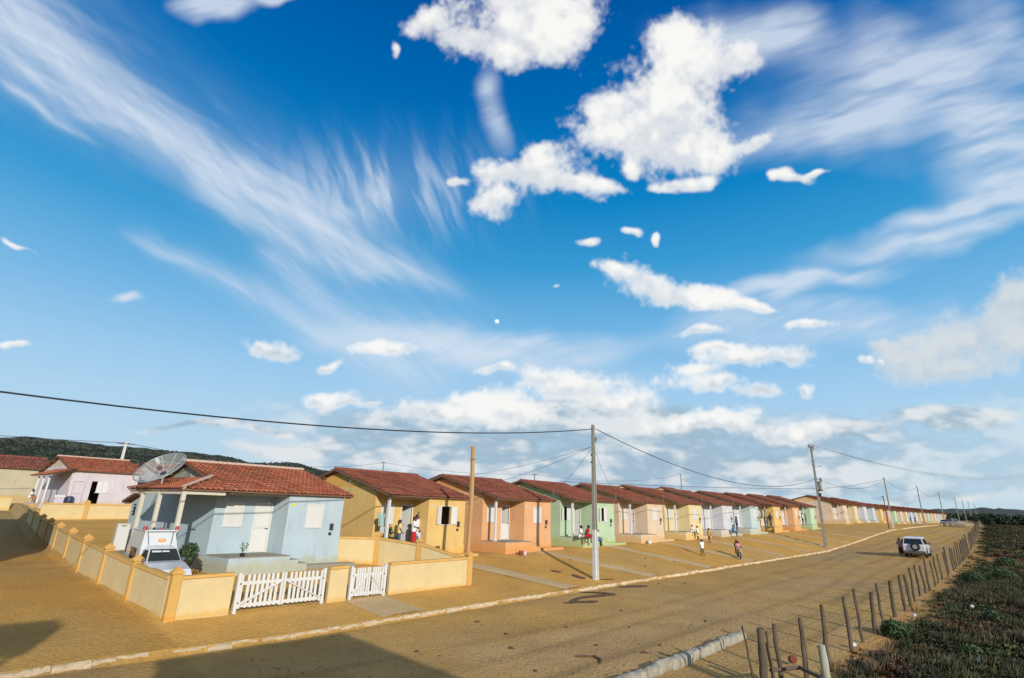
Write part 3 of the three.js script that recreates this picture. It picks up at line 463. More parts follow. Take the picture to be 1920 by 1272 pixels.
// veranda round the side of the blue house
const veranda = (h, zF, zB, xo, posts, step) => {
  const ze = zF, yTop = (z) => lerp(EAVE_Y, 4.2, (z - EAVE_Z) / (-4.2 - EAVE_Z)), hz = -1.55, hx = -W - 0.2;
  const cut = (x, z) => { const k = (x - xo) / (hx - xo); return z > lerp(ze, hz, k); };       // front-facing part of the hip
  const fr = tileSlope(xo, hx - 0.1, ze, EAVE_Y + 0.09, hz, yTop(hz) + 0.09, { seed: 17, clip: cut });
  // side-facing part: built as a slope that looks along +z, then turned to look to the side
  const Lz = ze - zB, sd = tileSlope(0, Lz, 0, EAVE_Y + 0.09, -(hx - xo), yTop(hz) + 0.09, { seed: 23, clip: (u, w) => { const z = zB + u, k = -w / (hx - xo); return z < lerp(ze, hz, k) + 0.1; } });
  sd.rotateY(-Math.PI / 2).translate(xo, 0, zB);
  const r = part('veranda_roof', [fr, sd], M.tile, h);
  const a = [xo + 0.03, EAVE_Y - 0.0, ze - 0.03], b = [hx, yTop(hz), hz], c = [hx, yTop(hz), zB], d = [xo + 0.03, EAVE_Y, zB], e = [hx, EAVE_Y, ze - 0.03];
  const up = (p) => [p[0], p[1] + 0.05, p[2]];
  part('veranda_deck', [hexa([a, e, b, b], [a, e, b, b].map(up)), hexa([a, b, c, d], [a, b, c, d].map(up))], M.deck, r);
  part('hip_mortar', ridgeCaps([xo + 0.05, EAVE_Y + 0.12, ze - 0.05], [hx, yTop(hz) + 0.13, hz], 0.08, 5), M.mortar, r);
  part('eave_beam', [span(xo + 0.12, xo + 0.2, EAVE_Y - 0.14, EAVE_Y - 0.01, zB, ze - 0.15), span(xo + 0.2, -W - 0.3, EAVE_Y - 0.14, EAVE_Y - 0.01, ze - 0.23, ze - 0.15)], M.cream, h);
  for (const z of posts) part('veranda_post', span(xo + 0.1, xo + 0.23, -1.2, EAVE_Y - 0.02, z - 0.065, z + 0.065), M.cream, h);
  part('veranda_floor', [span(xo + 0.25, -W - 0.005, -1.4, 0.42, zB, -1.2)], M.cement, h);
};
const blueHouse = scene.children.find((o) => o.userData.label?.startsWith('pale blue corner'));
{ const c = thing('white_cupboard', 'cream white cupboard under the blue house veranda behind the ambulance', 'cupboard', [6.05, 0.25, -31.6]); part('carcass', rbox(0.52, 1.2, 0.45, 0, 0.62, 0, 0.02), M.cream, c); part('door', box(0.46, 1.08, 0.02, 0, 0.6, 0.232), M.white, c); part('handle', box(0.2, 0.03, 0.03, 0, 1.12, 0.25), M.dark, c); }
veranda(blueHouse, 0.3, -4.9, -7.0, [0.1, -1.95, -3.6]);
for (const x of [-9.22, -6.75]) part('vent_window', [span(-0.02, 0.02, -0.33, 0.33, -0.17, 0.17), ...[0, 1, 2, 3].map((i) => span(-0.06, -0.02, -0.28 + i * 0.16, -0.22 + i * 0.16, -0.16, 0.16))], M.dark, blueHouse).position.set(-W + 0.05, 2.05, x);

// the pink house behind, seen from its back, with a veranda on its left
{
  const x0 = 10.75, y = 1.9, z = -61.5;
  const p = makeHouse({ name: 'back_house', label: 'pale pink house behind the cream yard wall at left, white posts on its side veranda', colour: 'pink', pos: [x0 - W, y, z - 8.75], turn: Math.PI, far: false, plain: true, mortar: true, shape: { rearZ: -9.1, rearHoles: [rect(-2.33, -1.58, 0.05, 2.1)] } });
  // its back door: a tall dark opening with a white half leaf, and a closed shutter
  const f = part('back_door', [span(-0.05, 0, 0, 2.1, 0, 0.06), span(0.75, 0.8, 0, 2.1, 0, 0.06), span(0, 0.75, 2.03, 2.1, 0, 0.06), span(0, 0.75, 1.02, 1.1, 0, 0.05)], M.white, p); f.rotation.y = Math.PI; f.position.set(-1.58, 0.03, -8.78);
  const dk = part('door_leaf', span(0.36, 0.73, 0.02, 2.0, -0.09, -0.06), M.cement, f);
  const s = part('back_shutter', once('bs', () => mergeGeometries([span(0, 0.42, 0, 0.95, 0, 0.035), span(0.44, 0.86, 0, 0.95, 0, 0.035), span(-0.05, 0.91, -0.05, 0, 0, 0.04)])), M.whiteWood, p); s.rotation.y = Math.PI; s.position.set(-3.3, 1.15, -8.755);
  // side veranda
  const zs = [-8.5, -6.9, -5.4];
  for (const zz of zs) part('veranda_post', span(1.35, 1.48, -0.2, 2.4, zz - 0.06, zz + 0.06), M.white, p);
  const sl = tileSlope(0, 5.4, 0, 2.5, -1.75, 3.15, { nseg: 4, seed: 31 }); sl.rotateY(Math.PI / 2).translate(1.72, 0, -4.0); part('veranda_roof', sl, M.tile, p);
  part('veranda_deck', hexa([[0, 3.08, -9.4], [1.7, 2.42, -9.4], [1.7, 2.42, -4], [0, 3.08, -4]], [[0, 3.12, -9.4], [1.7, 2.46, -9.4], [1.7, 2.46, -4], [0, 3.12, -4]]), M.deck, p);
  part('veranda_floor', span(0.02, 1.6, -1, 0.12, -8.75, -4), wallMat.pink, p);
  part('veranda_rail', [span(1.36, 1.44, 0.75, 0.82, -6.9, -5.4), span(1.36, 1.44, 0.3, 0.36, -6.9, -5.4), rod([1.4, 0.33, -6.9], [1.4, 0.78, -5.4], 0.03)], M.white, p);
  const tub = thing('wash_tub', 'white laundry tub standing against the pink house wall', 'tub', [6.55, y, z + 0.45]);
  part('basin', [rbox(0.75, 0.22, 0.5, 0, 0.72, 0, 0.04)], M.white, tub); part('stand', [rbox(0.65, 0.62, 0.42, 0, 0.31, 0, 0.03)], mat([0.5, 0.44, 0.52]), tub);
  const bar = thing('water_barrel', 'dark blue water barrel beside the back door of the pink house', 'barrel', [7.28, y, z + 0.35]);
  part('barrel', new THREE.LatheGeometry([[0, 0], [0.22, 0.01], [0.25, 0.12], [0.26, 0.35], [0.25, 0.6], [0.22, 0.74], [0, 0.75]].map(([a, b]) => new THREE.Vector2(a, b)), 14), mat([0.02, 0.05, 0.09], { roughness: 0.4 }), bar);
  const st = thing('broom', 'pinkish broom leaning on the pink house wall beside the tub', 'broom', [6.95, y, z + 0.25]);
  part('stick', rod([0, 0.1, 0], [0.05, 1.35, -0.2], 0.02), mat([0.45, 0.3, 0.4]), st); part('brush', rod([0, 0, 0.02], [0, 0.15, 0], 0.09, 0.04, 8), mat([0.3, 0.2, 0.12]), st);
}
// other houses of that street at the left edge and beyond
makeHouse({ name: 'back_house', label: 'sand coloured house at the left edge behind the pink house, brown tile roof', colour: 'sand', pos: [0.5, 2.3, -84.8], turn: Math.PI, far: true, plain: true });
makeHouse({ name: 'back_house', label: 'pale lilac house gable seen between the pink house and the blue corner house', colour: 'lilac', pos: [12.6, 1.75, -70], turn: Math.PI, far: true, plain: true });
makeHouse({ name: 'back_house', label: 'brown roofed sand house right behind the pink house by the white pole', colour: 'sand', pos: [11.5, 2.9, -96], turn: Math.PI, far: true, plain: true });

// ---------------------------------------------------------------- low walls of the corner lot
const pillarGeo = once('pillar', () => mergeGeometries([span(-0.13, 0.13, -0.6, 1.24, -0.13, 0.13)]));
const capGeo = once('cap', () => { const b = [[-0.17, 1.24, -0.17], [0.17, 1.24, -0.17], [0.17, 1.24, 0.17], [-0.17, 1.24, 0.17]], m = b.map(([x, y, z]) => [x, 1.29, z]), t = b.map(([x, y, z]) => [x * 0.04, 1.44, z * 0.04]); return mergeGeometries([hexa(b, m), hexa(m, t)]); });
function wallRun(label, pts, { endCap = true, startCap = true, h = 1.08, post = true } = {}) {
  const w = thing('yard_wall', label, 'wall');
  for (let i = 0; i < pts.length; i++) {
    const [x, z, y] = pts[i], nx = pts[Math.min(i + 1, pts.length - 1)], pv = pts[Math.max(i - 1, 0)], turn = Math.atan2(-(nx[1] - pv[1]), nx[0] - pv[0]);
    if (post && !(i === 0 && !startCap) && !(i === pts.length - 1 && !endCap)) { const p = part('pillar', pillarGeo, M.pillar, w); p.position.set(x, y, z); p.rotation.y = turn; part('pillar_cap', capGeo, M.pillar, p); }
    if (i + 1 < pts.length) {
      const [x2, z2, y2] = nx, L = Math.hypot(x2 - x, z2 - z), e = 0.13;
      const P = part('panel', metre(hexa([[e, -0.6, -0.075], [L - e, y2 - y - 0.6, -0.075], [L - e, y2 - y - 0.6, 0.075], [e, -0.6, 0.075]], [[e, h, -0.075], [L - e, y2 - y + h, -0.075], [L - e, y2 - y + h, 0.075], [e, h, 0.075]])), M.panel, w); P.position.set(x, y, z); P.rotation.y = Math.atan2(-(z2 - z), x2 - x);
      const C = part('coping', metre(hexa([[e, h + 0.002, -0.12], [L - e, y2 - y + h + 0.002, -0.12], [L - e, y2 - y + h + 0.002, 0.12], [e, h + 0.002, 0.12]], [[e, h + 0.09, -0.11], [L - e, y2 - y + h + 0.09, -0.11], [L - e, y2 - y + h + 0.09, 0.11], [e, h + 0.09, 0.11]])), M.pillar, w); C.position.copy(P.position); C.rotation.copy(P.rotation);
    }
  }
  return w;
}
const WZ = -18.68, Y0 = -0.68;
wallRun('cream wall section with an ochre corner pillar, left of the wide white gate', [[5.2, WZ, Y0 - 0.02], [6.95, WZ, Y0]], { endCap: false });
wallRun('short cream wall section between the wide gate and the narrow gate', [[9.94, WZ, Y0], [10.92, WZ, Y0 + 0.02]], { startCap: false, endCap: false });
wallRun('long cream wall section right of the narrow white gate, capped pillar at its end', [[12.46, WZ, Y0 + 0.03], [16.72, WZ, -0.6]], { startCap: false });
wallRun('long cream side wall with ochre pillars running back along the side street', [[5.18, -18.9, -0.72], [4.86, -22, -0.6], [4.64, -25.6, -0.46], [4.46, -29.2, -0.3], [4.4, -33, -0.2], [4.36, -37, -0.1], [4.34, -41, 0.0], [4.34, -45, 0.12], [4.34, -49.5, 0.25], [4.34, -54, 0.6]], { startCap: false });
wallRun('cream wall with ochre pillars across the back of the corner lot, below the pink house', [[4.5, -51, 0.98], [7.2, -51, 0.98], [10.2, -51, 0.98], [13.5, -51, 1.0], [17, -51, 1.05]], { startCap: false });
wallRun('yellowish low wall with capped pillars dividing the blue and the yellow house yards', [[16.66, -18.9, -0.6], [15.7, -20.95, -0.16], [14.72, -23.0, 0.02], [13.1, -24.2, 0.02]], { startCap: false, endCap: false });
// more of the same wall up the side street, left of the pink house
wallRun('cream wall in front of the sand coloured house at the left edge', [[-4, -70, 1.2], [0, -70, 1.25], [4.2, -70, 1.3]], { endCap: false });

// ---------------------------------------------------------------- white picket gates
function gate(label, x0, x1, n, mid) {
  const g = thing('picket_gate', label, 'gate', [x0, -0.66, WZ]), L = x1 - x0, half = L / 2;
  for (const x of [0.05, L - 0.05]) part('gate_post', span(x - 0.05, x + 0.05, -0.3, 1.12, -0.05, 0.05), M.whiteWood, g);
  for (const s of [0, 1]) {
    const a = s ? half + 0.01 : 0.115, b = s ? L - 0.115 : half - 0.01, w = b - a;
    const leaf = part('gate_leaf', [span(a, a + 0.075, 0.08, 1.06, -0.022, 0.022), span(b - 0.075, b, 0.08, 1.06, -0.022, 0.022), span(a + 0.076, b - 0.076, 0.12, 0.22, -0.021, 0.021), span(a + 0.076, b - 0.076, 0.76, 0.86, -0.021, 0.021)], M.whiteWood, g);
    for (let i = 0; i < n; i++) { const x = a + 0.075 + ((i + 1) * (w - 0.15)) / (n + 1); part('picket', once('picket' + mid, () => span(-mid, mid, 0.1, 1.06, 0.023, 0.043)), M.whiteWood, leaf).position.x = x; }
    const d = rod(s ? [b - 0.06, 0.2, -0.035] : [a + 0.06, 0.2, -0.035], s ? [a + 0.06, 0.8, -0.035] : [b - 0.06, 0.8, -0.035], 0.04, 0.04, 4); part('brace', d, M.whiteWood, leaf);
    part('brace', rod(s ? [b - 0.06, 0.2, 0.055] : [a + 0.06, 0.2, 0.055], s ? [a + 0.06, 0.8, 0.055] : [b - 0.06, 0.8, 0.055], 0.028, 0.028, 4), M.whiteWood, leaf);
    for (const y of [0.25, 0.8]) part('hinge', box(0.05, 0.03, 0.03, s ? b + 0.01 : a - 0.01, y, 0.04), M.iron, leaf);
  }
}
gate('wide double white picket gate in the cream front wall, before the blue house', 6.95, 9.94, 7, 0.045);
gate('narrow white picket gate in the cream front wall, right of the wide one', 10.92, 12.46, 4, 0.04);

// ---------------------------------------------------------------- poles and wires
function hPole(x, z, H, label, { paint = M.concrete, wide = 0.26, white = 0, group, arms = true, rungs = true } = {}) {
  const p = thing('power_pole', label, 'power pole', [x, land(x, z), z], 0, group), w0 = wide, w1 = wide * 0.5, th = 0.055;
  const leg = (s, y0, y1) => { const a = (y) => lerp(w0, w1, y / H) / 2, d = (y) => lerp(0.2, 0.13, y / H) / 2; return hexa([[s * a(y0) - th * (s > 0), y0, -d(y0)], [s * a(y0) + th * (s < 0), y0, -d(y0)], [s * a(y0) + th * (s < 0), y0, d(y0)], [s * a(y0) - th * (s > 0), y0, d(y0)]], [[s * a(y1) - th * (s > 0), y1, -d(y1)], [s * a(y1) + th * (s < 0), y1, -d(y1)], [s * a(y1) + th * (s < 0), y1, d(y1)], [s * a(y1) - th * (s > 0), y1, d(y1)]]); };
  const web = (y0, y1) => { const a = (y) => lerp(w0, w1, y / H) / 2 - th; return hexa([[-a(y0), y0, -0.02], [a(y0), y0, -0.02], [a(y0), y0, 0.02], [-a(y0), y0, 0.02]], [[-a(y1), y1, -0.02], [a(y1), y1, -0.02], [a(y1), y1, 0.02], [-a(y1), y1, 0.02]]); };
  const body = (y0, y1) => { const g = [leg(1, y0, y1), leg(-1, y0, y1)]; if (rungs) for (let y = Math.ceil(y0 / 0.62) * 0.62; y < y1 - 0.25; y += 0.62) g.push(web(Math.max(y0, y - 0.19), y + 0.19)); else g.push(web(y0, y1)); return g; };
  if (white) part('whitewashed_foot', body(-0.8, white), M.limewash, p);
  part('shaft', body(white ? white : -0.8, H), paint, p);
  if (arms) { part('bracket', [box(0.3, 0.05, 0.05, 0.1, H - 0.9, 0), box(0.06, 0.16, 0.06, 0.2, H - 0.84, 0)], M.iron, p); part('insulator', [new THREE.CylinderGeometry(0.05, 0.06, 0.13, 8).translate(0.24, H - 0.75, 0), new THREE.CylinderGeometry(0.045, 0.045, 0.09, 8).translate(-0.2, H - 1.7, 0), new THREE.CylinderGeometry(0.045, 0.045, 0.09, 8).translate(-0.2, H - 2.1, 0)], M.iron, p); }
  return p;
}
const poleA = hPole(24.3, -17.17, 8.06, 'concrete power pole with whitewashed foot near the kerb, before the green house', { white: 2.45, wide: 0.3, rungs: false });
const poleB = hPole(66.5, -16.97, 10.75, 'tall concrete power pole with transformer and crossarm, holed like a ladder', { wide: 0.62 });
{
  const t = new THREE.Group(); const H = 10.75, q = poleB;
  part('crossarm', [box(1.9, 0.1, 0.1, 0, H - 0.15, 0), rod([-0.6, H - 0.2, 0.04], [0, H - 0.8, 0.04], 0.025), rod([0.6, H - 0.2, 0.04], [0, H - 0.8, 0.04], 0.025)], M.wood, q);
  for (const x of [-0.85, 0.1, 0.85]) part('insulator', [new THREE.CylinderGeometry(0.05, 0.07, 0.2, 8).translate(x, H, 0)], M.iron, q);
  part('street_lamp', [rod([0.1, H - 2.3, 0.1], [0.75, H - 2.2, 0.4], 0.025), rbox(0.42, 0.09, 0.18, 0.95, H - 2.18, 0.45, 0.03)], M.grey, q);
  const tr = part('transformer', [new THREE.CylinderGeometry(0.36, 0.34, 0.85, 14).translate(0.95, H - 4.35, 0.25), new THREE.CylinderGeometry(0.38, 0.38, 0.06, 14).translate(0.95, H - 3.9, 0.25)], mat([0.42, 0.46, 0.42], { roughness: 0.5 }), q);
  part('bushing', [0.75, 0.95, 1.15].map((x) => new THREE.CylinderGeometry(0.045, 0.065, 0.42, 8).translate(x, H - 3.66, 0.25)), M.iron, tr);
  part('transformer_bracket', [box(0.8, 0.08, 0.4, 0.45, H - 4.85, 0.15), box(0.6, 0.08, 0.08, 0.4, H - 3.95, 0.2), box(0.2, 0.35, 0.2, 0.25, H - 5.3, 0.15)], M.iron, q);
}
const poleC = hPole(107.1, -17.1, 8.0, 'concrete power pole at the far crossing corner, thin post beside its foot', { white: 2.6, wide: 0.42 });
const FARPOLES = [141, 176, 213, 236, 258, 285];
FARPOLES.forEach((x, i) => hPole(x, -17, 7.9, ['far concrete pole before the far block, first past the crossing', 'far concrete pole before the row end, second past the crossing', 'far concrete pole right of the white pickup', 'thin far pole against the dark wood, left of the last three', 'thin far pole against the dark wood, middle of the last three', 'thin far pole where road and scrub meet'][i], { wide: 0.46, rungs: false, group: 'far power poles' }));
{
  const w = thing('wooden_pole', 'bare sawn wooden post standing behind the wall end pillar', 'post', [17.62, land(17.62, -19.75), -19.75]);
  const g = new THREE.BoxGeometry(0.17, 7.0, 0.13, 2, 26, 2), p = g.attributes.position, c = [];
  for (let i = 0; i < p.count; i++) { const y = p.getY(i); p.setX(i, p.getX(i) * (1 - 0.02 * y) + 0.02 * Math.sin(y * 1.3)); p.setZ(i, p.getZ(i) + 0.015 * Math.sin(y * 0.9 + 1)); const k = 0.8 + 0.5 * fbm(p.getX(i) * 30, y * 1.5, p.getZ(i) * 30, 3); c.push(k, k, k); }
  g.setAttribute('color', new THREE.Float32BufferAttribute(c, 3)); g.computeVertexNormals(); g.translate(0, 2.5, 0);
  part('post', g, mat([0.42, 0.25, 0.1], { vertexColors: true, roughness: 0.95 }), w);
}
{ const x = 104.2; const w = thing('thin_post', 'thin brown post with a bent top beside the far crossing pole', 'post', [x, land(x, -17.2), -17.2]); part('post', [rod([0, -0.5, 0], [0.05, 5.0, 0], 0.09, 0.06)], M.wood, w); part('arm', [rod([0.05, 4.95, 0], [-1.6, 4.75, 0], 0.05)], M.iron, w); }
const wireMat = mat([0.012, 0.016, 0.02], { roughness: 0.6 });
function wire(label, a, b, sag, r = 0.012, group) {
  const A = V3(...a), B = V3(...b), pts = []; for (let i = 0; i <= 24; i++) { const t = i / 24, p = A.clone().lerp(B, t); p.y -= 4 * sag * t * (1 - t); pts.push(p); }
  return tag(part('power_line', new THREE.TubeGeometry(new THREE.CatmullRomCurve3(pts), 40, r, 5), wireMat, scene), label, 'power line', group);
}
wire('thick black cable sagging from the left edge to the white-footed pole', [-24.5, 7.18, -17.2], [24.5, 7.16, -17.15], 2.24, 0.024);
wire('black cable sagging from the white-footed pole to the transformer pole', [24.62, 7.14, -17.15], [66.3, 6.9, -16.95], 1.78, 0.022);
wire('cable from the transformer pole to the far crossing pole', [66.7, 6.95, -16.95], [107, 9.25, -17.05], 1.25, 0.022);
wire('straight lower cable from the transformer pole to the far crossing pole', [66.6, 5.85, -16.95], [107, 9.35, -17.05], 0.2, 0.02);
wire('lower cable from the roofs to the transformer pole', [36, 5.1, -29], [66.4, 5.85, -16.95], 0.15, 0.018);
[[107.2, 9.4, 141], [141, 9.6, 176], [176, 10, 213]].forEach(([a, y, b], i) => wire(['sagging cable between far poles, nearest span', 'sagging cable between far poles, middle span', 'sagging cable between far poles, farthest span'][i], [a, y, -17.05], [b, y + 0.35, -17], 1.2, 0.022, 'cables between far poles'));
for (const s of [-0.85, 0, 0.85]) wire(`thin high cable off to the right from the ${s < 0 ? 'near' : s ? 'far' : 'middle'} end of the transformer crossarm`, [66.5 + s, 10.75, -16.97], [200 + s, 22.4 + s * 0.8, 12], 5.6, 0.009, 'high thin cables to the right');
wire('thin service wire from the white-footed pole down to the yellow house roof', [24.1, 6.1, -17.17], [20.6, 3.7, -23.5], 0.25, 0.009);
wire('thin service wire from the white-footed pole to the orange house ridge', [24.1, 6.1, -17.17], [22.6, 4.5, -29], 0.3, 0.009);
wire('steep thin service wire from the white-footed pole to the green house', [24.1, 6.0, -17.17], [28.5, 3.9, -23.5], 0.2, 0.009);
wire('thin service wire from the white-footed pole behind its shaft to the peach house', [24.4, 6.0, -17.17], [36.1, 4.1, -23.5], 0.3, 0.009);
// back street line
const BP = [[11.1, -66, 'white concrete pole on the back street behind the pink house', 6.2], [64, -101, 'distant pole above the yellow house ridge', 9], [79, -70, 'distant pole above the orange house ridge', 6.5], [141, -70, 'distant pole above the lilac house roof', 9.5]];
BP.forEach(([x, z, label, H]) => { const p = hPole(x, z, H, label, { wide: 0.4, paint: z === -66 ? M.limewash : M.concrete, rungs: false, group: 'poles of the back street', arms: false }); part('crossarm', box(1.5, 0.09, 0.09, 0, H - 0.2, 0), M.wood, p); });
const topOf = ([x, z, , H]) => [x, land(x, z) + H - 0.12, z];
wire('thin back street cable leaving the white pole to the left', [-30, 8.6, -62], topOf(BP[0]), 0.8, 0.025); wire('thin back street cable above the blue house roof', topOf(BP[0]), topOf(BP[1]), 1.6, 0.025); wire('thin back street cable above the yellow and orange house roofs', topOf(BP[1]), topOf(BP[2]), 0.8, 0.022); wire('thin back street cable above the peach house roof', topOf(BP[2]), topOf(BP[3]), 1.6, 0.022);

// ---------------------------------------------------------------- satellite dish in the blue house yard
{
  const C = V3(5.84, 3.92, -26.4), d = thing('satellite_dish', 'large mesh satellite dish on a mast over the blue house veranda', 'satellite dish', [C.x, land(C.x + 0.3, C.z), C.z]), h = C.y - d.position.y;
  const bowl = new THREE.Group(); const q = new THREE.Quaternion().setFromUnitVectors(V3(0, 1, 0), V3(-0.58, 0.76, 0.36).normalize()), m4 = new THREE.Matrix4().makeRotationFromQuaternion(q).setPosition(0, h, 0);
  const r = 0.98, dep = 0.33, prof = []; for (let i = 0; i <= 12; i++) prof.push(new THREE.Vector2(Math.max(0.05, (r * i) / 12), -dep + dep * (i / 12) ** 2));
  part('reflector', new THREE.LatheGeometry(prof, 40).applyMatrix4(m4), mat([0.42, 0.45, 0.42], { transparent: true, opacity: 0.34, side: THREE.DoubleSide, roughness: 0.6 }), d);
  part('rim', new THREE.TorusGeometry(r, 0.022, 6, 48).rotateX(Math.PI / 2).applyMatrix4(m4), M.steel, d);
  for (let k = 0; k < 10; k++) { const a = (k / 10) * Math.PI * 2, pts = []; for (let i = 0; i <= 6; i++) { const s = 0.05 + (r - 0.05) * i / 6; pts.push(V3(s * Math.cos(a), -dep + dep * (s / r) ** 2 - 0.015, s * Math.sin(a))); } part('rib', new THREE.TubeGeometry(new THREE.CatmullRomCurve3(pts), 10, 0.014, 5).applyMatrix4(m4), mat([0.5, 0.52, 0.5]), d); }
  for (let k = 0; k < 3; k++) { const a = (k / 3) * Math.PI * 2 + 0.4; part('feed_strut', rod([r * 0.75 * Math.cos(a), -dep * 0.44, r * 0.75 * Math.sin(a)], [0.06 * Math.cos(a), 0.26, 0.06 * Math.sin(a)], 0.01).applyMatrix4(m4), M.steel, d); }
  part('feed_horn', [new THREE.CylinderGeometry(0.09, 0.09, 0.16, 12).translate(0, 0.28, 0).applyMatrix4(m4), new THREE.CylinderGeometry(0.05, 0.05, 0.1, 10).translate(0, 0.38, 0).applyMatrix4(m4)], M.white, d);
  part('hub', [new THREE.CylinderGeometry(0.13, 0.1, 0.12, 12).translate(0, -dep - 0.04, 0).applyMatrix4(m4)], M.iron, d);
  const foot = V3(0, -dep - 0.08, 0).applyMatrix4(m4); part('mast', rod([foot.x, -0.3, foot.z], [foot.x, foot.y, foot.z], 0.045, 0.045, 10), M.cream, d);
}

// ---------------------------------------------------------------- vehicles
const paintWhite = new THREE.MeshPhysicalMaterial({ roughness: 0.35, clearcoat: 0.6, clearcoatRoughness: 0.15 }); paintWhite.color.setRGB(0.57, 0.58, 0.58);
const greyTrim = mat([0.1, 0.1, 0.1], { roughness: 0.6 }), red = mat([0.35, 0.015, 0.02], { roughness: 0.25 }), chrome = mat([0.6, 0.6, 0.6], { roughness: 0.2, metalness: 0.9 });
const profile = (pts, w, bev = 0.06) => { const g = new THREE.ExtrudeGeometry(poly(pts), { depth: w - 2 * bev, bevelEnabled: true, bevelThickness: bev, bevelSize: bev * 0.7, bevelSegments: 3, steps: 1 }); g.translate(0, 0, -(w - 2 * bev) / 2); g.rotateY(-Math.PI / 2); return metre(g); };   // side outline in (length, height)
function wheelAt(x, y, z, r, parent, w = 0.2) {
  const t = part('tyre', new THREE.TorusGeometry(r - w * 0.42, w * 0.45, 8, 22).rotateY(Math.PI / 2), M.rubber, parent); t.position.set(x, y, z); t.scale.x = 1.1;
  part('rim', [new THREE.CylinderGeometry(r * 0.6, r * 0.6, w * 0.6, 16).rotateZ(Math.PI / 2), new THREE.CylinderGeometry(r * 0.2, r * 0.2, w * 0.72, 10).rotateZ(Math.PI / 2)], M.steel, t); return t;
}
const quad = (a, b, c, d, th, inward) => { const n = V3(...b).sub(V3(...a)).cross(V3(...d).sub(V3(...a))).normalize().multiplyScalar(th); const s = (p) => [p[0] - n.x, p[1] - n.y, p[2] - n.z], o = (p) => [p[0] + n.x, p[1] + n.y, p[2] + n.z]; return hexa([a, b, c, d].map(s), [a, b, c, d].map(o)); };
function lettering(text, w, h, fg, bg, font = 'bold 90px sans-serif', mirror = false) {
  const c = document.createElement('canvas'); c.width = 512; c.height = Math.round((512 * h) / w); const x = c.getContext('2d'); x.fillStyle = bg; x.fillRect(0, 0, c.width, c.height); x.fillStyle = fg; x.font = font; x.textAlign = 'center'; x.textBaseline = 'middle'; if (mirror) { x.translate(512, 0); x.scale(-1, 1); } x.fillText(text, 256, c.height / 2, 490); const t = new THREE.CanvasTexture(c); t.colorSpace = THREE.SRGBColorSpace; return t;
}
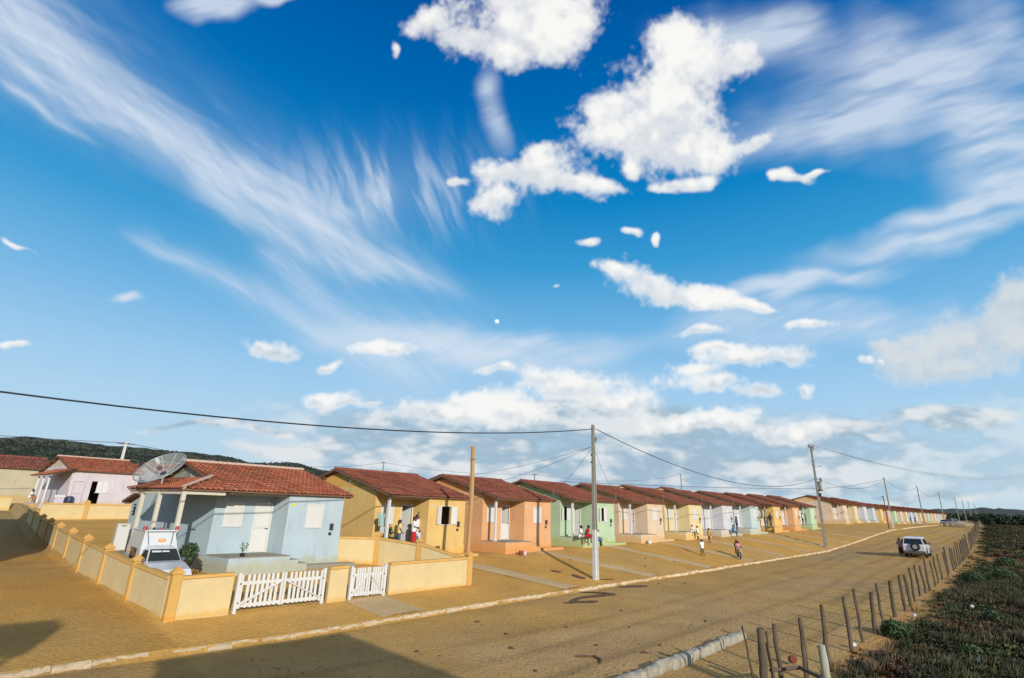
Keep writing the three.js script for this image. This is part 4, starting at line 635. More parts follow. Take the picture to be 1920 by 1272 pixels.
{ // the ambulance: a small pickup cab with a taller box behind, nose towards the front wall
  const x = 5.54, z = -21.6, y = land(5.6, -21.9) - 0.02, a = thing('ambulance', 'white pickup ambulance with red beacons parked behind the cream wall by the blue house', 'ambulance', [x, y, z]), k = 0.56;
  // coordinates: z forward (towards the street), windscreen foot at z = 0
  part('body', [profile([[-2.9, 0.3], [-2.9, 0.92], [-0.9, 0.92], [0.0, 0.93], [0.35, 0.9], [1.1, 0.76], [1.24, 0.62], [1.26, 0.3]], 2 * k, 0.07)], paintWhite, a);
  part('cab', [hexa([[-k + 0.03, 0.9, 0.04], [k - 0.03, 0.9, 0.04], [k - 0.03, 0.9, -1.1], [-k + 0.03, 0.9, -1.1]], [[-k + 0.14, 1.33, -0.42], [k - 0.14, 1.33, -0.42], [k - 0.14, 1.36, -1.1], [-k + 0.14, 1.36, -1.1]]), hexa([[-k + 0.14, 1.33, -0.42], [k - 0.14, 1.33, -0.42], [k - 0.14, 1.36, -1.1], [-k + 0.14, 1.36, -1.1]], [[-k + 0.2, 1.375, -0.5], [k - 0.2, 1.375, -0.5], [k - 0.2, 1.42, -1.1], [-k + 0.2, 1.42, -1.1]])], paintWhite, a);
  part('box_body', [hexa([[-k, 0.5, -0.98], [k, 0.5, -0.98], [k, 0.5, -2.95], [-k, 0.5, -2.95]], [[-k, 1.3, -0.98], [k, 1.3, -0.98], [k, 1.3, -2.95], [-k, 1.3, -2.95]]), hexa([[-k, 1.3, -0.98], [k, 1.3, -0.98], [k, 1.3, -2.95], [-k, 1.3, -2.95]], [[-k + 0.09, 1.86, -1.22], [k - 0.09, 1.86, -1.22], [k - 0.09, 1.86, -2.93], [-k + 0.09, 1.86, -2.93]]), rbox(2 * k - 0.12, 0.06, 1.75, 0, 1.88, -2.08, 0.03)], paintWhite, a);
  part('windscreen', quad([-k + 0.06, 0.93, 0.03], [k - 0.06, 0.93, 0.03], [k - 0.17, 1.315, -0.4], [-k + 0.17, 1.315, -0.4], 0.012), M.glass, a);
  const ws = part('windscreen_sticker', quad([-0.36, 1.22, -0.265], [-0.08, 1.22, -0.265], [-0.08, 1.27, -0.32], [-0.36, 1.27, -0.32], 0.003), M.white, a); ws.position.set(0, 0.012, 0.02);
  const ws2 = part('windscreen_sticker', quad([-0.05, 1.22, -0.265], [0.16, 1.22, -0.265], [0.16, 1.265, -0.315], [-0.05, 1.265, -0.315], 0.003), M.white, a); ws2.position.set(0, 0.012, 0.02);
  for (const s of [-1, 1]) {
    part('side_window', quad(...(s < 0 ? [[-k + 0.015, 0.95, -0.85], [-k + 0.035, 0.95, -0.1], [-k + 0.12, 1.29, -0.45], [-k + 0.1, 1.29, -0.88]] : [[k - 0.035, 0.95, -0.1], [k - 0.015, 0.95, -0.85], [k - 0.1, 1.29, -0.88], [k - 0.12, 1.29, -0.45]]), 0.012), M.glass, a);
    part('box_window', span(s * k - 0.012, s * k + 0.012, 0.78, 1.26, -2.3, -1.45), M.glass, a);
    part('window_rubber', [span(s * k - 0.016, s * k + 0.016, 0.74, 0.78, -2.34, -1.41), span(s * k - 0.016, s * k + 0.016, 1.26, 1.3, -2.34, -1.41)], greyTrim, a);
    part('mirror', rbox(0.12, 0.12, 0.08, s * (k + 0.02), 1.0, -0.12, 0.03), greyTrim, a);
    part('headlight', rbox(0.24, 0.14, 0.06, s * 0.44, 0.62, 1.235, 0.02), mat([0.6, 0.62, 0.62], { roughness: 0.1 }), a);
    part('box_seam', rod([s * (k - 0.16), 1.84, -1.19], [s * (k - 0.22), 1.44, -1.0], 0.012), greyTrim, a);
    for (const zz of [0.62, -2.2]) wheelAt(s * (k - 0.06), 0.27, zz, 0.27, a, 0.17);
  }
  part('front_edge', rbox(2 * k - 0.22, 0.06, 0.12, 0, 1.88, -1.16, 0.025), paintWhite, a);
  for (const [bx, r] of [[-0.5, 0.07], [0.5, 0.07], [0.02, 0.045]]) part('beacon', [new THREE.CylinderGeometry(r * 0.8, r, r * 1.7, 12).translate(bx, 1.91 + r * 0.85, -1.25)], red, a);
  part('siren', [new THREE.CylinderGeometry(0.045, 0.03, 0.07, 10).rotateX(Math.PI / 2).translate(-0.24, 1.95, -1.25)], M.dark, a);
  const emblem = part('emblem', new THREE.CylinderGeometry(0.13, 0.13, 0.006, 20).scale(1, 1, 0.5).rotateX(Math.PI / 2), mat([0.75, 0.26, 0.03], { roughness: 0.5 }), a); emblem.rotation.x = -0.4; emblem.position.set(0.06, 1.56, -1.075); 
  part('emblem_mark', [box(0.12, 0.02, 0.004, 0, 0.012, 0.005), box(0.07, 0.018, 0.004, 0.01, -0.022, 0.005)], M.white, emblem);
  const hood = part('hood_lettering', new THREE.PlaneGeometry(0.72, 0.075), new THREE.MeshStandardMaterial({ map: lettering('AMBULANCIA', 0.72, 0.075, '#3a3030', '#e6e7e8', 'bold 46px sans-serif', true), roughness: 0.4 }), a); hood.rotation.x = -Math.PI / 2 + 0.19; hood.position.set(0.02, 0.872, 0.76);
  part('grille', rbox(0.62, 0.1, 0.04, 0, 0.6, 1.25, 0.015), M.dark, a); part('bumper', rbox(2 * k - 0.04, 0.16, 0.14, 0, 0.38, 1.25, 0.05), greyTrim, a); part('wiper', [rod([-0.1, 0.94, 0.06], [0.35, 1.02, -0.02], 0.008), rod([-0.5, 0.94, 0.06], [-0.1, 1.02, -0.02], 0.008)], M.dark, a);
}
{ // off-road car on the street, seen from behind
  const x = 64.3, z = -8.7, s = thing('suv', 'white off-road car with spare wheel on its back, standing on the dirt road', 'car', [x, land(x, z), z], -Math.PI / 2 - 0.02), k = 0.83;
  // forward is +z in its own frame; turned so that it looks up the street
  s.rotation.y = Math.PI / 2 + 0.02;
  part('body', [profile([[-2.0, 0.5], [-2.02, 1.0], [-1.98, 1.06], [0.7, 1.06], [0.95, 1.02], [1.85, 0.94], [1.98, 0.8], [1.98, 0.45], [1.6, 0.36], [-1.7, 0.38]], 2 * k, 0.08)], paintWhite, s);
  part('cabin', [hexa([[-k + 0.03, 1.04, -1.99], [k - 0.03, 1.04, -1.99], [k - 0.03, 1.04, 0.85], [-k + 0.03, 1.04, 0.85]], [[-k + 0.16, 1.68, -1.84], [k - 0.16, 1.68, -1.84], [k - 0.16, 1.68, 0.1], [-k + 0.16, 1.68, 0.1]]), hexa([[-k + 0.16, 1.68, -1.84], [k - 0.16, 1.68, -1.84], [k - 0.16, 1.68, 0.1], [-k + 0.16, 1.68, 0.1]], [[-k + 0.26, 1.765, -1.7], [k - 0.26, 1.765, -1.7], [k - 0.26, 1.765, 0.0], [-k + 0.26, 1.765, 0.0]])], paintWhite, s);
  part('rear_window', quad([k - 0.13, 1.14, -1.97], [-k + 0.13, 1.14, -1.97], [-k + 0.22, 1.6, -1.86], [k - 0.22, 1.6, -1.86], 0.014), M.glass, s);
  for (const d of [-1, 1]) {
    for (const [a, b] of [[-1.75, -0.95], [-0.85, -0.05], [0.03, 0.55]]) { const Q = d > 0 ? [[k - 0.05, 1.12, b + 0.08], [k - 0.05, 1.12, a], [k - 0.145, 1.6, a + 0.05], [k - 0.145, 1.6, Math.min(b, 0.18)]] : [[-k + 0.05, 1.12, a], [-k + 0.05, 1.12, b + 0.08], [-k + 0.145, 1.6, Math.min(b, 0.18)], [-k + 0.145, 1.6, a + 0.05]]; part('side_window', quad(...Q, 0.014), M.glass, s); }
    part('tail_light', rbox(0.13, 0.34, 0.07, d * (k - 0.07), 0.86, -2.01, 0.02), red, s); part('mirror', rbox(0.22, 0.16, 0.1, d * (k + 0.12), 1.18, 0.35, 0.03), greyTrim, s);
    for (const zz of [1.25, -1.25]) wheelAt(d * (k - 0.08), 0.36, zz, 0.36, s, 0.25);
    part('wheel_arch', [new THREE.TorusGeometry(0.43, 0.05, 6, 14, Math.PI).rotateY(Math.PI / 2).translate(d * (k - 0.01), 0.4, -1.25), new THREE.TorusGeometry(0.43, 0.05, 6, 14, Math.PI).rotateY(Math.PI / 2).translate(d * (k - 0.01), 0.4, 1.25)], greyTrim, s);
  }
  const spare = part('spare_wheel', new THREE.TorusGeometry(0.27, 0.1, 10, 26), M.rubber, s); spare.position.set(-0.12, 0.93, -2.16); spare.scale.z = 1.1; part('spare_rim', [new THREE.CylinderGeometry(0.2, 0.2, 0.12, 18).rotateX(Math.PI / 2), new THREE.CylinderGeometry(0.07, 0.07, 0.16, 10).rotateX(Math.PI / 2), ...[0, 1, 2, 3, 4].map((i) => box(0.05, 0.36, 0.14, 0, 0, 0).rotateZ(i * 1.2566))], M.steel, spare);
  part('number_plate', box(0.42, 0.14, 0.02, 0.5, 0.82, -2.045), M.grey, s); part('plate_recess', box(0.62, 0.28, 0.02, 0.45, 0.82, -2.035), greyTrim, s); part('rear_bumper', rbox(2 * k, 0.2, 0.2, 0, 0.48, -2.02, 0.05), greyTrim, s); part('roof_rail', [rod([-k + 0.24, 1.81, -1.6], [-k + 0.24, 1.81, -0.1], 0.02), rod([k - 0.24, 1.81, -1.6], [k - 0.24, 1.81, -0.1], 0.02)], greyTrim, s);
  part('underside', rbox(2 * k - 0.3, 0.2, 3.4, 0, 0.36, 0, 0.04), M.dark, s);
}
{ // pickup far up the road, coming through its dust
  const x = 158, z = -13.9, p = thing('pickup', 'small white pickup far up the road raising pale dust', 'pickup', [x, land(x, z), z], -Math.PI / 2 + 0.9), k = 0.85;
  part('body', profile([[-2.3, 0.45], [-2.3, 1.0], [-0.4, 1.0], [1.0, 1.0], [2.2, 0.9], [2.3, 0.45]], 2 * k, 0.08), paintWhite, p);
  part('cabin', hexa([[-k + 0.04, 0.98, -0.4], [k - 0.04, 0.98, -0.4], [k - 0.04, 0.98, 1.1], [-k + 0.04, 0.98, 1.1]], [[-k + 0.16, 1.6, -0.3], [k - 0.16, 1.6, -0.3], [k - 0.16, 1.6, 0.5], [-k + 0.16, 1.6, 0.5]]), paintWhite, p);
  part('windscreen', quad([-k + 0.1, 1.02, 1.08], [k - 0.1, 1.02, 1.08], [k - 0.2, 1.55, 0.54], [-k + 0.2, 1.55, 0.54], 0.015), M.glass, p);
  for (const s of [-1, 1]) { part('side_window', span(s * (k - 0.09) - 0.03, s * (k - 0.09) + 0.03, 1.08, 1.5, -0.2, 0.55), M.glass, p); for (const zz of [1.4, -1.4]) wheelAt(s * (k - 0.08), 0.35, zz, 0.35, p, 0.22); }
  part('load', [rbox(1.4, 0.4, 1.5, 0, 1.15, -1.4, 0.08)], mat([0.06, 0.03, 0.035]), p);
  const dm = mat([0.55, 0.42, 0.28], { transparent: true, opacity: 0.07, roughness: 1 }); dm.depthWrite = false;
  const dust = thing('dust_cloud', 'pale dust drifting low behind the far white pickup', 'dust', [x - 4, land(x - 4, z), z + 0.8]); dust.userData.kind = 'stuff';
  const r = rng(5); for (let i = 0; i < 16; i++) { const g = new THREE.IcosahedronGeometry(1, 3), q = g.attributes.position; for (let j = 0; j < q.count; j++) { const f = 1 + 0.5 * (fbm(q.getX(j) * 1.5 + i * 3, q.getY(j) * 1.5, q.getZ(j) * 1.5, 3) - 0.5); q.setXYZ(j, q.getX(j) * f, q.getY(j) * f, q.getZ(j) * f); } const m = part('puff', g, dm, dust); m.position.set((r() - 0.65) * 16, 0.2 + r() * 0.5, (r() - 0.3) * 4.5); m.scale.set(2 + r() * 2, 0.5 + r() * 0.6, 1.2 + r()); m.castShadow = false; }
}

// ---------------------------------------------------------------- people
const skinTone = [[0.085, 0.04, 0.022], [0.12, 0.06, 0.035], [0.16, 0.085, 0.05]], hairM = mat([0.008, 0.006, 0.005], { roughness: 0.7 });
function fieldMesh(fn, c, half, res) {
  const mc = new MarchingCubes(res, hairM, false, false, 60000); mc.isolation = 0; mc.reset(); const f = mc.field, hs = res / 2;
  for (let k = 0; k < res; k++) for (let j = 0; j < res; j++) for (let i = 0; i < res; i++) f[(k * res + j) * res + i] = -fn(c[0] + ((i - hs) / hs) * half, c[1] + ((j - hs) / hs) * half, c[2] + ((k - hs) / hs) * half) / half;
  mc.update(); const n = mc.count, g = new THREE.BufferGeometry();
  g.setAttribute('position', new THREE.BufferAttribute(Float32Array.from(mc.positionArray.subarray(0, n * 3)), 3)); g.setAttribute('normal', new THREE.BufferAttribute(Float32Array.from(mc.normalArray.subarray(0, n * 3)), 3));
  g.scale(half, half, half).translate(...c); g.setAttribute('uv', new THREE.BufferAttribute(new Float32Array(n * 2), 2)); return g;
}
const capD = (x, y, z, a, b, r0, r1) => { const ux = b[0] - a[0], uy = b[1] - a[1], uz = b[2] - a[2], vx = x - a[0], vy = y - a[1], vz = z - a[2], t = clamp((vx * ux + vy * uy + vz * uz) / (ux * ux + uy * uy + uz * uz + 1e-9), 0, 1); return Math.hypot(vx - ux * t, vy - uy * t, vz - uz * t) - lerp(r0, r1, t); };
const smin = (a, b, k) => { const h = clamp(0.5 + (0.5 * (b - a)) / k, 0, 1); return lerp(b, a, h) - k * h * (1 - h); };
const fieldOf = (caps, k = 0.02) => (x, y, z) => { let d = 9; for (const c of caps) d = smin(d, capD(x, y, z, ...c), k); return d; };
// joints are fractions of the standing height; x to the person's left, z forward
const STAND = { hipY: 0.52, lean: 0, knee: [[0.055, 0.285, 0.01], [-0.055, 0.285, 0.01]], ankle: [[0.06, 0.045, -0.01], [-0.06, 0.045, -0.01]], elbow: [[0.145, 0.635, -0.01], [-0.145, 0.635, -0.01]], wrist: [[0.15, 0.49, 0.05], [-0.15, 0.49, 0.05]] };
const SIT = { hipY: 0.06, knee: [[0.06, 0.085, 0.24], [-0.06, 0.085, 0.24]], ankle: [[0.06, -0.16, 0.25], [-0.06, -0.16, 0.25]], elbow: [[0.13, 0.2, 0.04], [-0.13, 0.2, 0.04]], wrist: [[0.07, 0.12, 0.17], [-0.07, 0.12, 0.17]], lean: 0.05 };
function person(label, pos, turn, o) {
  const p = thing('person', label, 'person', pos, turn, o.group), H = o.h, J = { ...STAND, ...(o.pose ?? {}) }, S = (v) => v.map((q) => q * H), fat = o.fat ?? 1;
  const hip = [0, J.hipY, 0], ch = [0, J.hipY + 0.235, J.lean], nk = [0, J.hipY + 0.315, J.lean * 1.2], hd = [o.headX ?? 0, J.hipY + 0.405, J.lean * 1.4 + 0.008 + (o.headZ ?? 0)];
  const sh = [0.098, -0.098].map((x) => [x, J.hipY + 0.285, J.lean * 1.15]), hp = [0.05, -0.05].map((x) => [x, J.hipY, 0]);
  const C = (a, b, r0, r1) => [S(a), S(b), r0 * H, r1 * H];
  const torso = [C([0.035, hip[1] - 0.0, 0], [0.05, ch[1], ch[2]], 0.068 * fat, 0.068 * fat), C([-0.035, hip[1], 0], [-0.05, ch[1], ch[2]], 0.068 * fat, 0.068 * fat), C(sh[0], sh[1], 0.04, 0.04)];
  const legs = [0, 1].map((i) => [C(hp[i], J.knee[i], 0.052 * fat, 0.036), C(J.knee[i], J.ankle[i], 0.036, 0.022)]), arms = [0, 1].map((i) => [C(sh[i], J.elbow[i], 0.031, 0.024), C(J.elbow[i], J.wrist[i], 0.024, 0.016)]);
  const feet = [0, 1].map((i) => { const a = J.ankle[i]; return C([a[0], a[1] - 0.022, a[2] - 0.015], [a[0] * 1.15, a[1] - 0.03, a[2] + 0.085], 0.02, 0.016); });
  const all = [...torso, ...legs.flat(), ...arms.flat(), ...feet, C(ch, nk, 0.04, 0.03), C(nk, hd, 0.03, 0.03)];
  const mid = [0, (J.hipY + 0.22) * 0.5 + (J.ankle[0][1] < 0 ? -0.02 : 0.13), 0.03];
  const body = [fieldMesh(fieldOf(all, 0.018 * H), S([0, J.hipY > 0.3 ? 0.5 : 0.19, J.hipY > 0.3 ? 0.01 : 0.1]), (J.hipY > 0.3 ? 0.56 : 0.42) * H, o.res ?? 56)];
  // head: skull, jaw, nose, ears; turned as asked
  const face = (x, y, z) => { let d = Math.hypot(x / 0.052, y / 0.07, z / 0.064) * 0.06 - 0.06; d = smin(d, capD(x, y, z, [0, -0.03, 0.025], [0, -0.05, 0.035], 0.032, 0.024), 0.02); d = smin(d, capD(x, y, z, [0, 0.01, 0.06], [0, -0.018, 0.073], 0.006, 0.011), 0.01); for (const s of [-1, 1]) d = smin(d, capD(x, y, z, [s * 0.054, 0.005, -0.004], [s * 0.056, -0.02, 0], 0.008, 0.007), 0.006); for (const s of [-1, 1]) d = Math.max(d, -(Math.hypot(x - s * 0.022, y - 0.004, z - 0.068) - 0.01)); d = Math.max(d, -capD(x, y, z, [-0.016, -0.037, 0.07], [0.016, -0.037, 0.07], 0.004, 0.004)); return d; };
  const headTurn = o.look ?? 0, skull = fieldMesh(face, [0, -0.01, 0.005], 0.105, 34); skull.scale(H, H, H).rotateY(headTurn).translate(...S(hd)); body.push(skull);
  for (const s of [-1, 1]) body.push(new THREE.SphereGeometry(0.0095 * H, 6, 5).translate(s * 0.022 * H, 0.004 * H, 0.06 * H).rotateY(headTurn).translate(...S(hd)));
  // hands: palm, four curled fingers of different length, thumb from the side of the palm
  for (const i of [0, 1]) {
    const e = V3(...J.elbow[i]), w = V3(...J.wrist[i]), d = w.clone().sub(e).normalize(), side = V3(0, 0, 1).cross(d).normalize(), f = d.clone().cross(side).normalize(), at = (a, b, c) => w.clone().addScaledVector(d, a).addScaledVector(side, b).addScaledVector(f, c).multiplyScalar(H).toArray(), g = [];
    g.push(rod(at(-0.005, 0, 0), at(0.05, 0, 0.004), 0.02 * H, 0.024 * H, 6).scale(1, 1, 1));
    [[-0.017, 0.04], [-0.006, 0.047], [0.006, 0.044], [0.016, 0.034]].forEach(([b, L]) => { g.push(rod(at(0.046, b, 0.002), at(0.046 + L * 0.55, b * 1.05, 0.006), 0.0058 * H, 0.0052 * H, 5), rod(at(0.046 + L * 0.55, b * 1.05, 0.006), at(0.046 + L * 0.92, b * 1.05, 0.02), 0.0052 * H, 0.0042 * H, 5)); });
    const t = i ? 1 : -1; g.push(rod(at(0.012, t * 0.018, 0.004), at(0.035, t * 0.033, 0.014), 0.007 * H, 0.006 * H, 5), rod(at(0.035, t * 0.033, 0.014), at(0.056, t * 0.034, 0.022), 0.006 * H, 0.0045 * H, 5)); body.push(...g);
  }
  part('body', body, o.skinM ?? once('skin' + (o.skin ?? 0), () => mat(skinTone[o.skin ?? 0], { roughness: 0.6 })), p);
  const grow = (c, r) => [c[0], c[1], c[2] + r * H, c[3] + r * H], cutCap = (c, t) => [c[0], c[0].map((q, i) => lerp(q, c[1][i], t)), c[2], lerp(c[2], c[3], t)];
  if (o.shirt) { const caps = [...torso.map((c) => grow(c, 0.012)), ...arms.map((a) => grow(cutCap(a[0], o.sleeve ?? 0.62), 0.012)), ...(o.longSleeve ? arms.map((a) => grow(cutCap(a[1], 0.9), 0.01)) : [])]; part('shirt', fieldMesh(fieldOf(caps, 0.02 * H), S([0, J.hipY + 0.15, J.lean]), 0.24 * H, 36), mat(o.shirt, { roughness: 0.95 }), p); }
  const lower = o.lower ?? 'trousers', lm = mat(o.bottom ?? [0.05, 0.06, 0.1], { roughness: 0.95 });
  if (lower === 'skirt' || lower === 'dress') { const k = [0, lerp(J.knee[0][1], J.ankle[0][1], o.skirtTo ?? 0.1), J.knee[0][2]]; part('skirt', fieldMesh(fieldOf([C([0.03, hip[1] + (lower === 'dress' ? 0.1 : 0.02), 0], [0.045, k[1], k[2]], 0.075 * fat, 0.08 * fat), C([-0.03, hip[1] + (lower === 'dress' ? 0.1 : 0.02), 0], [-0.045, k[1], k[2]], 0.075 * fat, 0.08 * fat)], 0.03 * H), S([0, (hip[1] + k[1]) / 2, 0.02]), 0.34 * H, 40), lm, p); }
  else { const to = lower === 'shorts' ? null : 0.86, caps = [grow(C([0.035, hip[1] + 0.02, 0], [-0.035, hip[1] + 0.02, 0], 0.066 * fat, 0.066 * fat), 0.008)]; legs.forEach((l) => { caps.push(grow(to ? l[0] : cutCap(l[0], 0.85), 0.012)); if (to) caps.push(grow(cutCap(l[1], to), 0.012)); }); part(lower, fieldMesh(fieldOf(caps, 0.016 * H), S([0, J.hipY > 0.3 ? 0.31 : -0.02, J.hipY > 0.3 ? 0.0 : 0.12]), (J.hipY > 0.3 ? 0.31 : 0.28) * H, 42), lm, p); }
  const hair = new THREE.SphereGeometry(0.068 * H, 14, 10, 0, Math.PI * 2, 0, 1.75).scale(0.86, 1.1, 1.02).rotateX(-0.42).translate(0, 0.004 * H, -0.008 * H), hg = [hair];
  if (o.longHair) hg.push(rod([0, 0.0, -0.055 * H], [0, -0.2 * H, -0.065 * H], 0.042 * H, 0.02 * H, 8));
  if (o.cap) hg.push(new THREE.CylinderGeometry(0.062 * H, 0.066 * H, 0.05 * H, 12).translate(0, 0.05 * H, 0), box(0.08 * H, 0.01 * H, 0.07 * H, 0, 0.035 * H, 0.09 * H));
  part('hair', hg.map((g) => g.rotateY(headTurn).translate(...S(hd))), o.hairM ?? hairM, p);
  return p;
}
const py = (n) => padY(13 + 7.66 * n) + 0.05 + 0.5;     // porch floor of house n
const armUp = { ...STAND, elbow: [[0.15, 0.63, 0.03], [-0.16, 0.88, 0.05]], wrist: [[0.12, 0.52, 0.1], [-0.13, 1.02, 0.07]] }, crossed = { ...STAND, elbow: [[0.14, 0.65, 0.02], [-0.14, 0.65, 0.02]], wrist: [[-0.02, 0.63, 0.12], [0.03, 0.6, 0.13]] }, akimbo = { ...STAND, elbow: [[0.2, 0.67, -0.02], [-0.2, 0.67, -0.02]], wrist: [[0.09, 0.55, 0.03], [-0.09, 0.55, 0.03]] };
person('woman in white top and red skirt standing in the yellow house doorway', [17.3, py(1), -23.75], 0.9, { h: 1.46, shirt: [0.7, 0.68, 0.66], bottom: [0.42, 0.015, 0.02], lower: 'skirt', skirtTo: 0.35, pose: crossed, look: 0.2, skin: 1, fat: 1.12 });
person('person all in white with one arm up beside the red-skirted woman', [17.75, py(1), -24.15], 0.6, { h: 1.56, shirt: [0.72, 0.72, 0.7], bottom: [0.72, 0.72, 0.7], pose: armUp, look: -0.4, fat: 1.1 });
person('small child in pale clothes between the red-skirted woman and the one in white', [17.52, py(1), -23.55], 0.4, { h: 0.78, shirt: [0.55, 0.58, 0.66], bottom: [0.3, 0.35, 0.5], skin: 0, res: 40 });
person('girl with long dark hair, yellow top and jeans, on the yellow house porch', [16.52, py(1), -23.95], 1.3, { h: 1.3, shirt: [0.7, 0.52, 0.2], bottom: [0.06, 0.11, 0.22], longHair: true, skin: 1, pose: { ...STAND, wrist: [[0.1, 0.52, 0.1], [-0.1, 0.52, 0.1]] } });
person('person in white shirt sitting on the green house porch edge', [30.75, py(3) , -23.0], 0.5, { h: 1.5, shirt: [0.72, 0.72, 0.72], bottom: [0.35, 0.35, 0.45], pose: SIT, lower: 'shorts', skin: 0 });
person('person in dark red sitting hunched on the green house porch edge', [31.2, py(3), -22.85], 0.7, { h: 1.55, shirt: [0.33, 0.012, 0.02], bottom: [0.33, 0.012, 0.02], pose: { ...SIT, lean: 0.1 }, lower: 'skirt', skirtTo: 0.0, skin: 0, look: 0.5 });
person('person in jeans sitting at the green house steps, half behind the pole', [32.75, py(3) - 0.25, -23.05], 0.8, { h: 1.5, shirt: [0.66, 0.66, 0.66], bottom: [0.07, 0.14, 0.28], pose: SIT, skin: 0 });
person('child in white shirt sitting on the pale yellow house porch edge', [47.5, py(5) - 0.02, -22.95], 0.5, { h: 1.15, shirt: [0.7, 0.7, 0.7], bottom: [0.6, 0.62, 0.64], pose: SIT, lower: 'shorts', res: 44 });
person('thin child in pale shirt standing by the pale yellow house wall', [48.0, land(48, -22.6), -22.6], 0.2, { h: 1.25, shirt: [0.6, 0.64, 0.62], bottom: [0.62, 0.5, 0.35], lower: 'shorts', res: 48 });
person('child in yellow shirt and red shorts standing before the lilac house', [48.4, land(48.4, -21.7), -21.7], 1.2, { h: 1.24, shirt: [0.68, 0.45, 0.05], bottom: [0.4, 0.06, 0.06], lower: 'shorts', sleeve: 0.1, skin: 1, res: 48 });
person('boy in white shirt and olive trousers walking on the dirt lot', [40.56, land(40.56, -18.81), -18.81], 2.7, { h: 1.16, shirt: [0.72, 0.73, 0.74], bottom: [0.13, 0.1, 0.04], pose: { ...STAND, knee: [[0.06, 0.29, 0.05], [-0.05, 0.285, -0.02]], ankle: [[0.07, 0.045, 0.04], [-0.06, 0.05, -0.08]], elbow: [[0.15, 0.65, 0.02], [-0.14, 0.65, 0]], wrist: [[0.1, 0.62, 0.13], [-0.12, 0.52, 0.08]] } });
person('man in blue shirt sitting with hands on hips at the lilac house corner', [56.0, land(56, -22.6) + 0.42, -22.6], 0.5, { h: 1.5, shirt: [0.015, 0.17, 0.4], bottom: [0.04, 0.09, 0.2], pose: { ...SIT, elbow: [[0.22, 0.2, 0.0], [-0.22, 0.2, 0.0]], wrist: [[0.12, 0.08, 0.06], [-0.12, 0.08, 0.06]] }, group: null });
person('dark haired person standing behind the man in blue, before the aqua house', [59.0, py(6) - 0.2, -23.3], 0.3, { h: 1.55, shirt: [0.02, 0.1, 0.22], bottom: [0.03, 0.05, 0.1], res: 48 });
person('lone person in dark clothes leaning in the deep yellow house porch', [71.2, py(8), -23.9], -0.5, { h: 1.55, shirt: [0.03, 0.02, 0.02], bottom: [0.06, 0.08, 0.1], pose: akimbo, res: 48 });
person('person in white top on the last green house porch, left of two', [84.1, py(10), -23.9], 0.3, { h: 1.55, shirt: [0.66, 0.64, 0.66], bottom: [0.03, 0.03, 0.04], res: 48 });
person('person in dark clothes on the last green house porch, right of two', [85.4, py(10), -23.9], 0.3, { h: 1.55, shirt: [0.03, 0.025, 0.02], bottom: [0.04, 0.05, 0.05], res: 48 });
person('woman in pink and dark red leaning at the side of the off-road car', [64.0, land(64, -9.75), -9.95], 1.9, { h: 1.62, shirt: [0.5, 0.22, 0.2], bottom: [0.1, 0.02, 0.02], lower: 'skirt', skirtTo: 0.35, pose: { ...STAND, lean: 0.03, elbow: [[0.14, 0.66, 0.05], [-0.14, 0.68, 0.06]], wrist: [[0.08, 0.68, 0.18], [-0.08, 0.7, 0.18]] }, skin: 0 });
person('person in light blue standing between the woman and the off-road car', [64.5, land(64.5, -9.7), -9.75], 0.2, { h: 1.5, shirt: [0.1, 0.3, 0.42], bottom: [0.02, 0.03, 0.05], skin: 0, res: 48 });
person('person in blue far off before the aqua house of the far block', [163, land(163, -22.2), -22.2], 0, { h: 1.75, shirt: [0.06, 0.12, 0.25], bottom: [0.05, 0.09, 0.2], res: 40 });
person('person in dark clothes far off beside the deep yellow far house', [166.5, land(166.5, -21.8), -21.8], 0, { h: 1.6, shirt: [0.03, 0.03, 0.04], bottom: [0.03, 0.03, 0.04], res: 40 });
person('person in white sitting on the pink house veranda', [4.85, 2.35, -64], 1.2, { h: 1.5, shirt: [0.7, 0.7, 0.7], bottom: [0.4, 0.15, 0.05], pose: SIT, skin: 0, res: 48 });
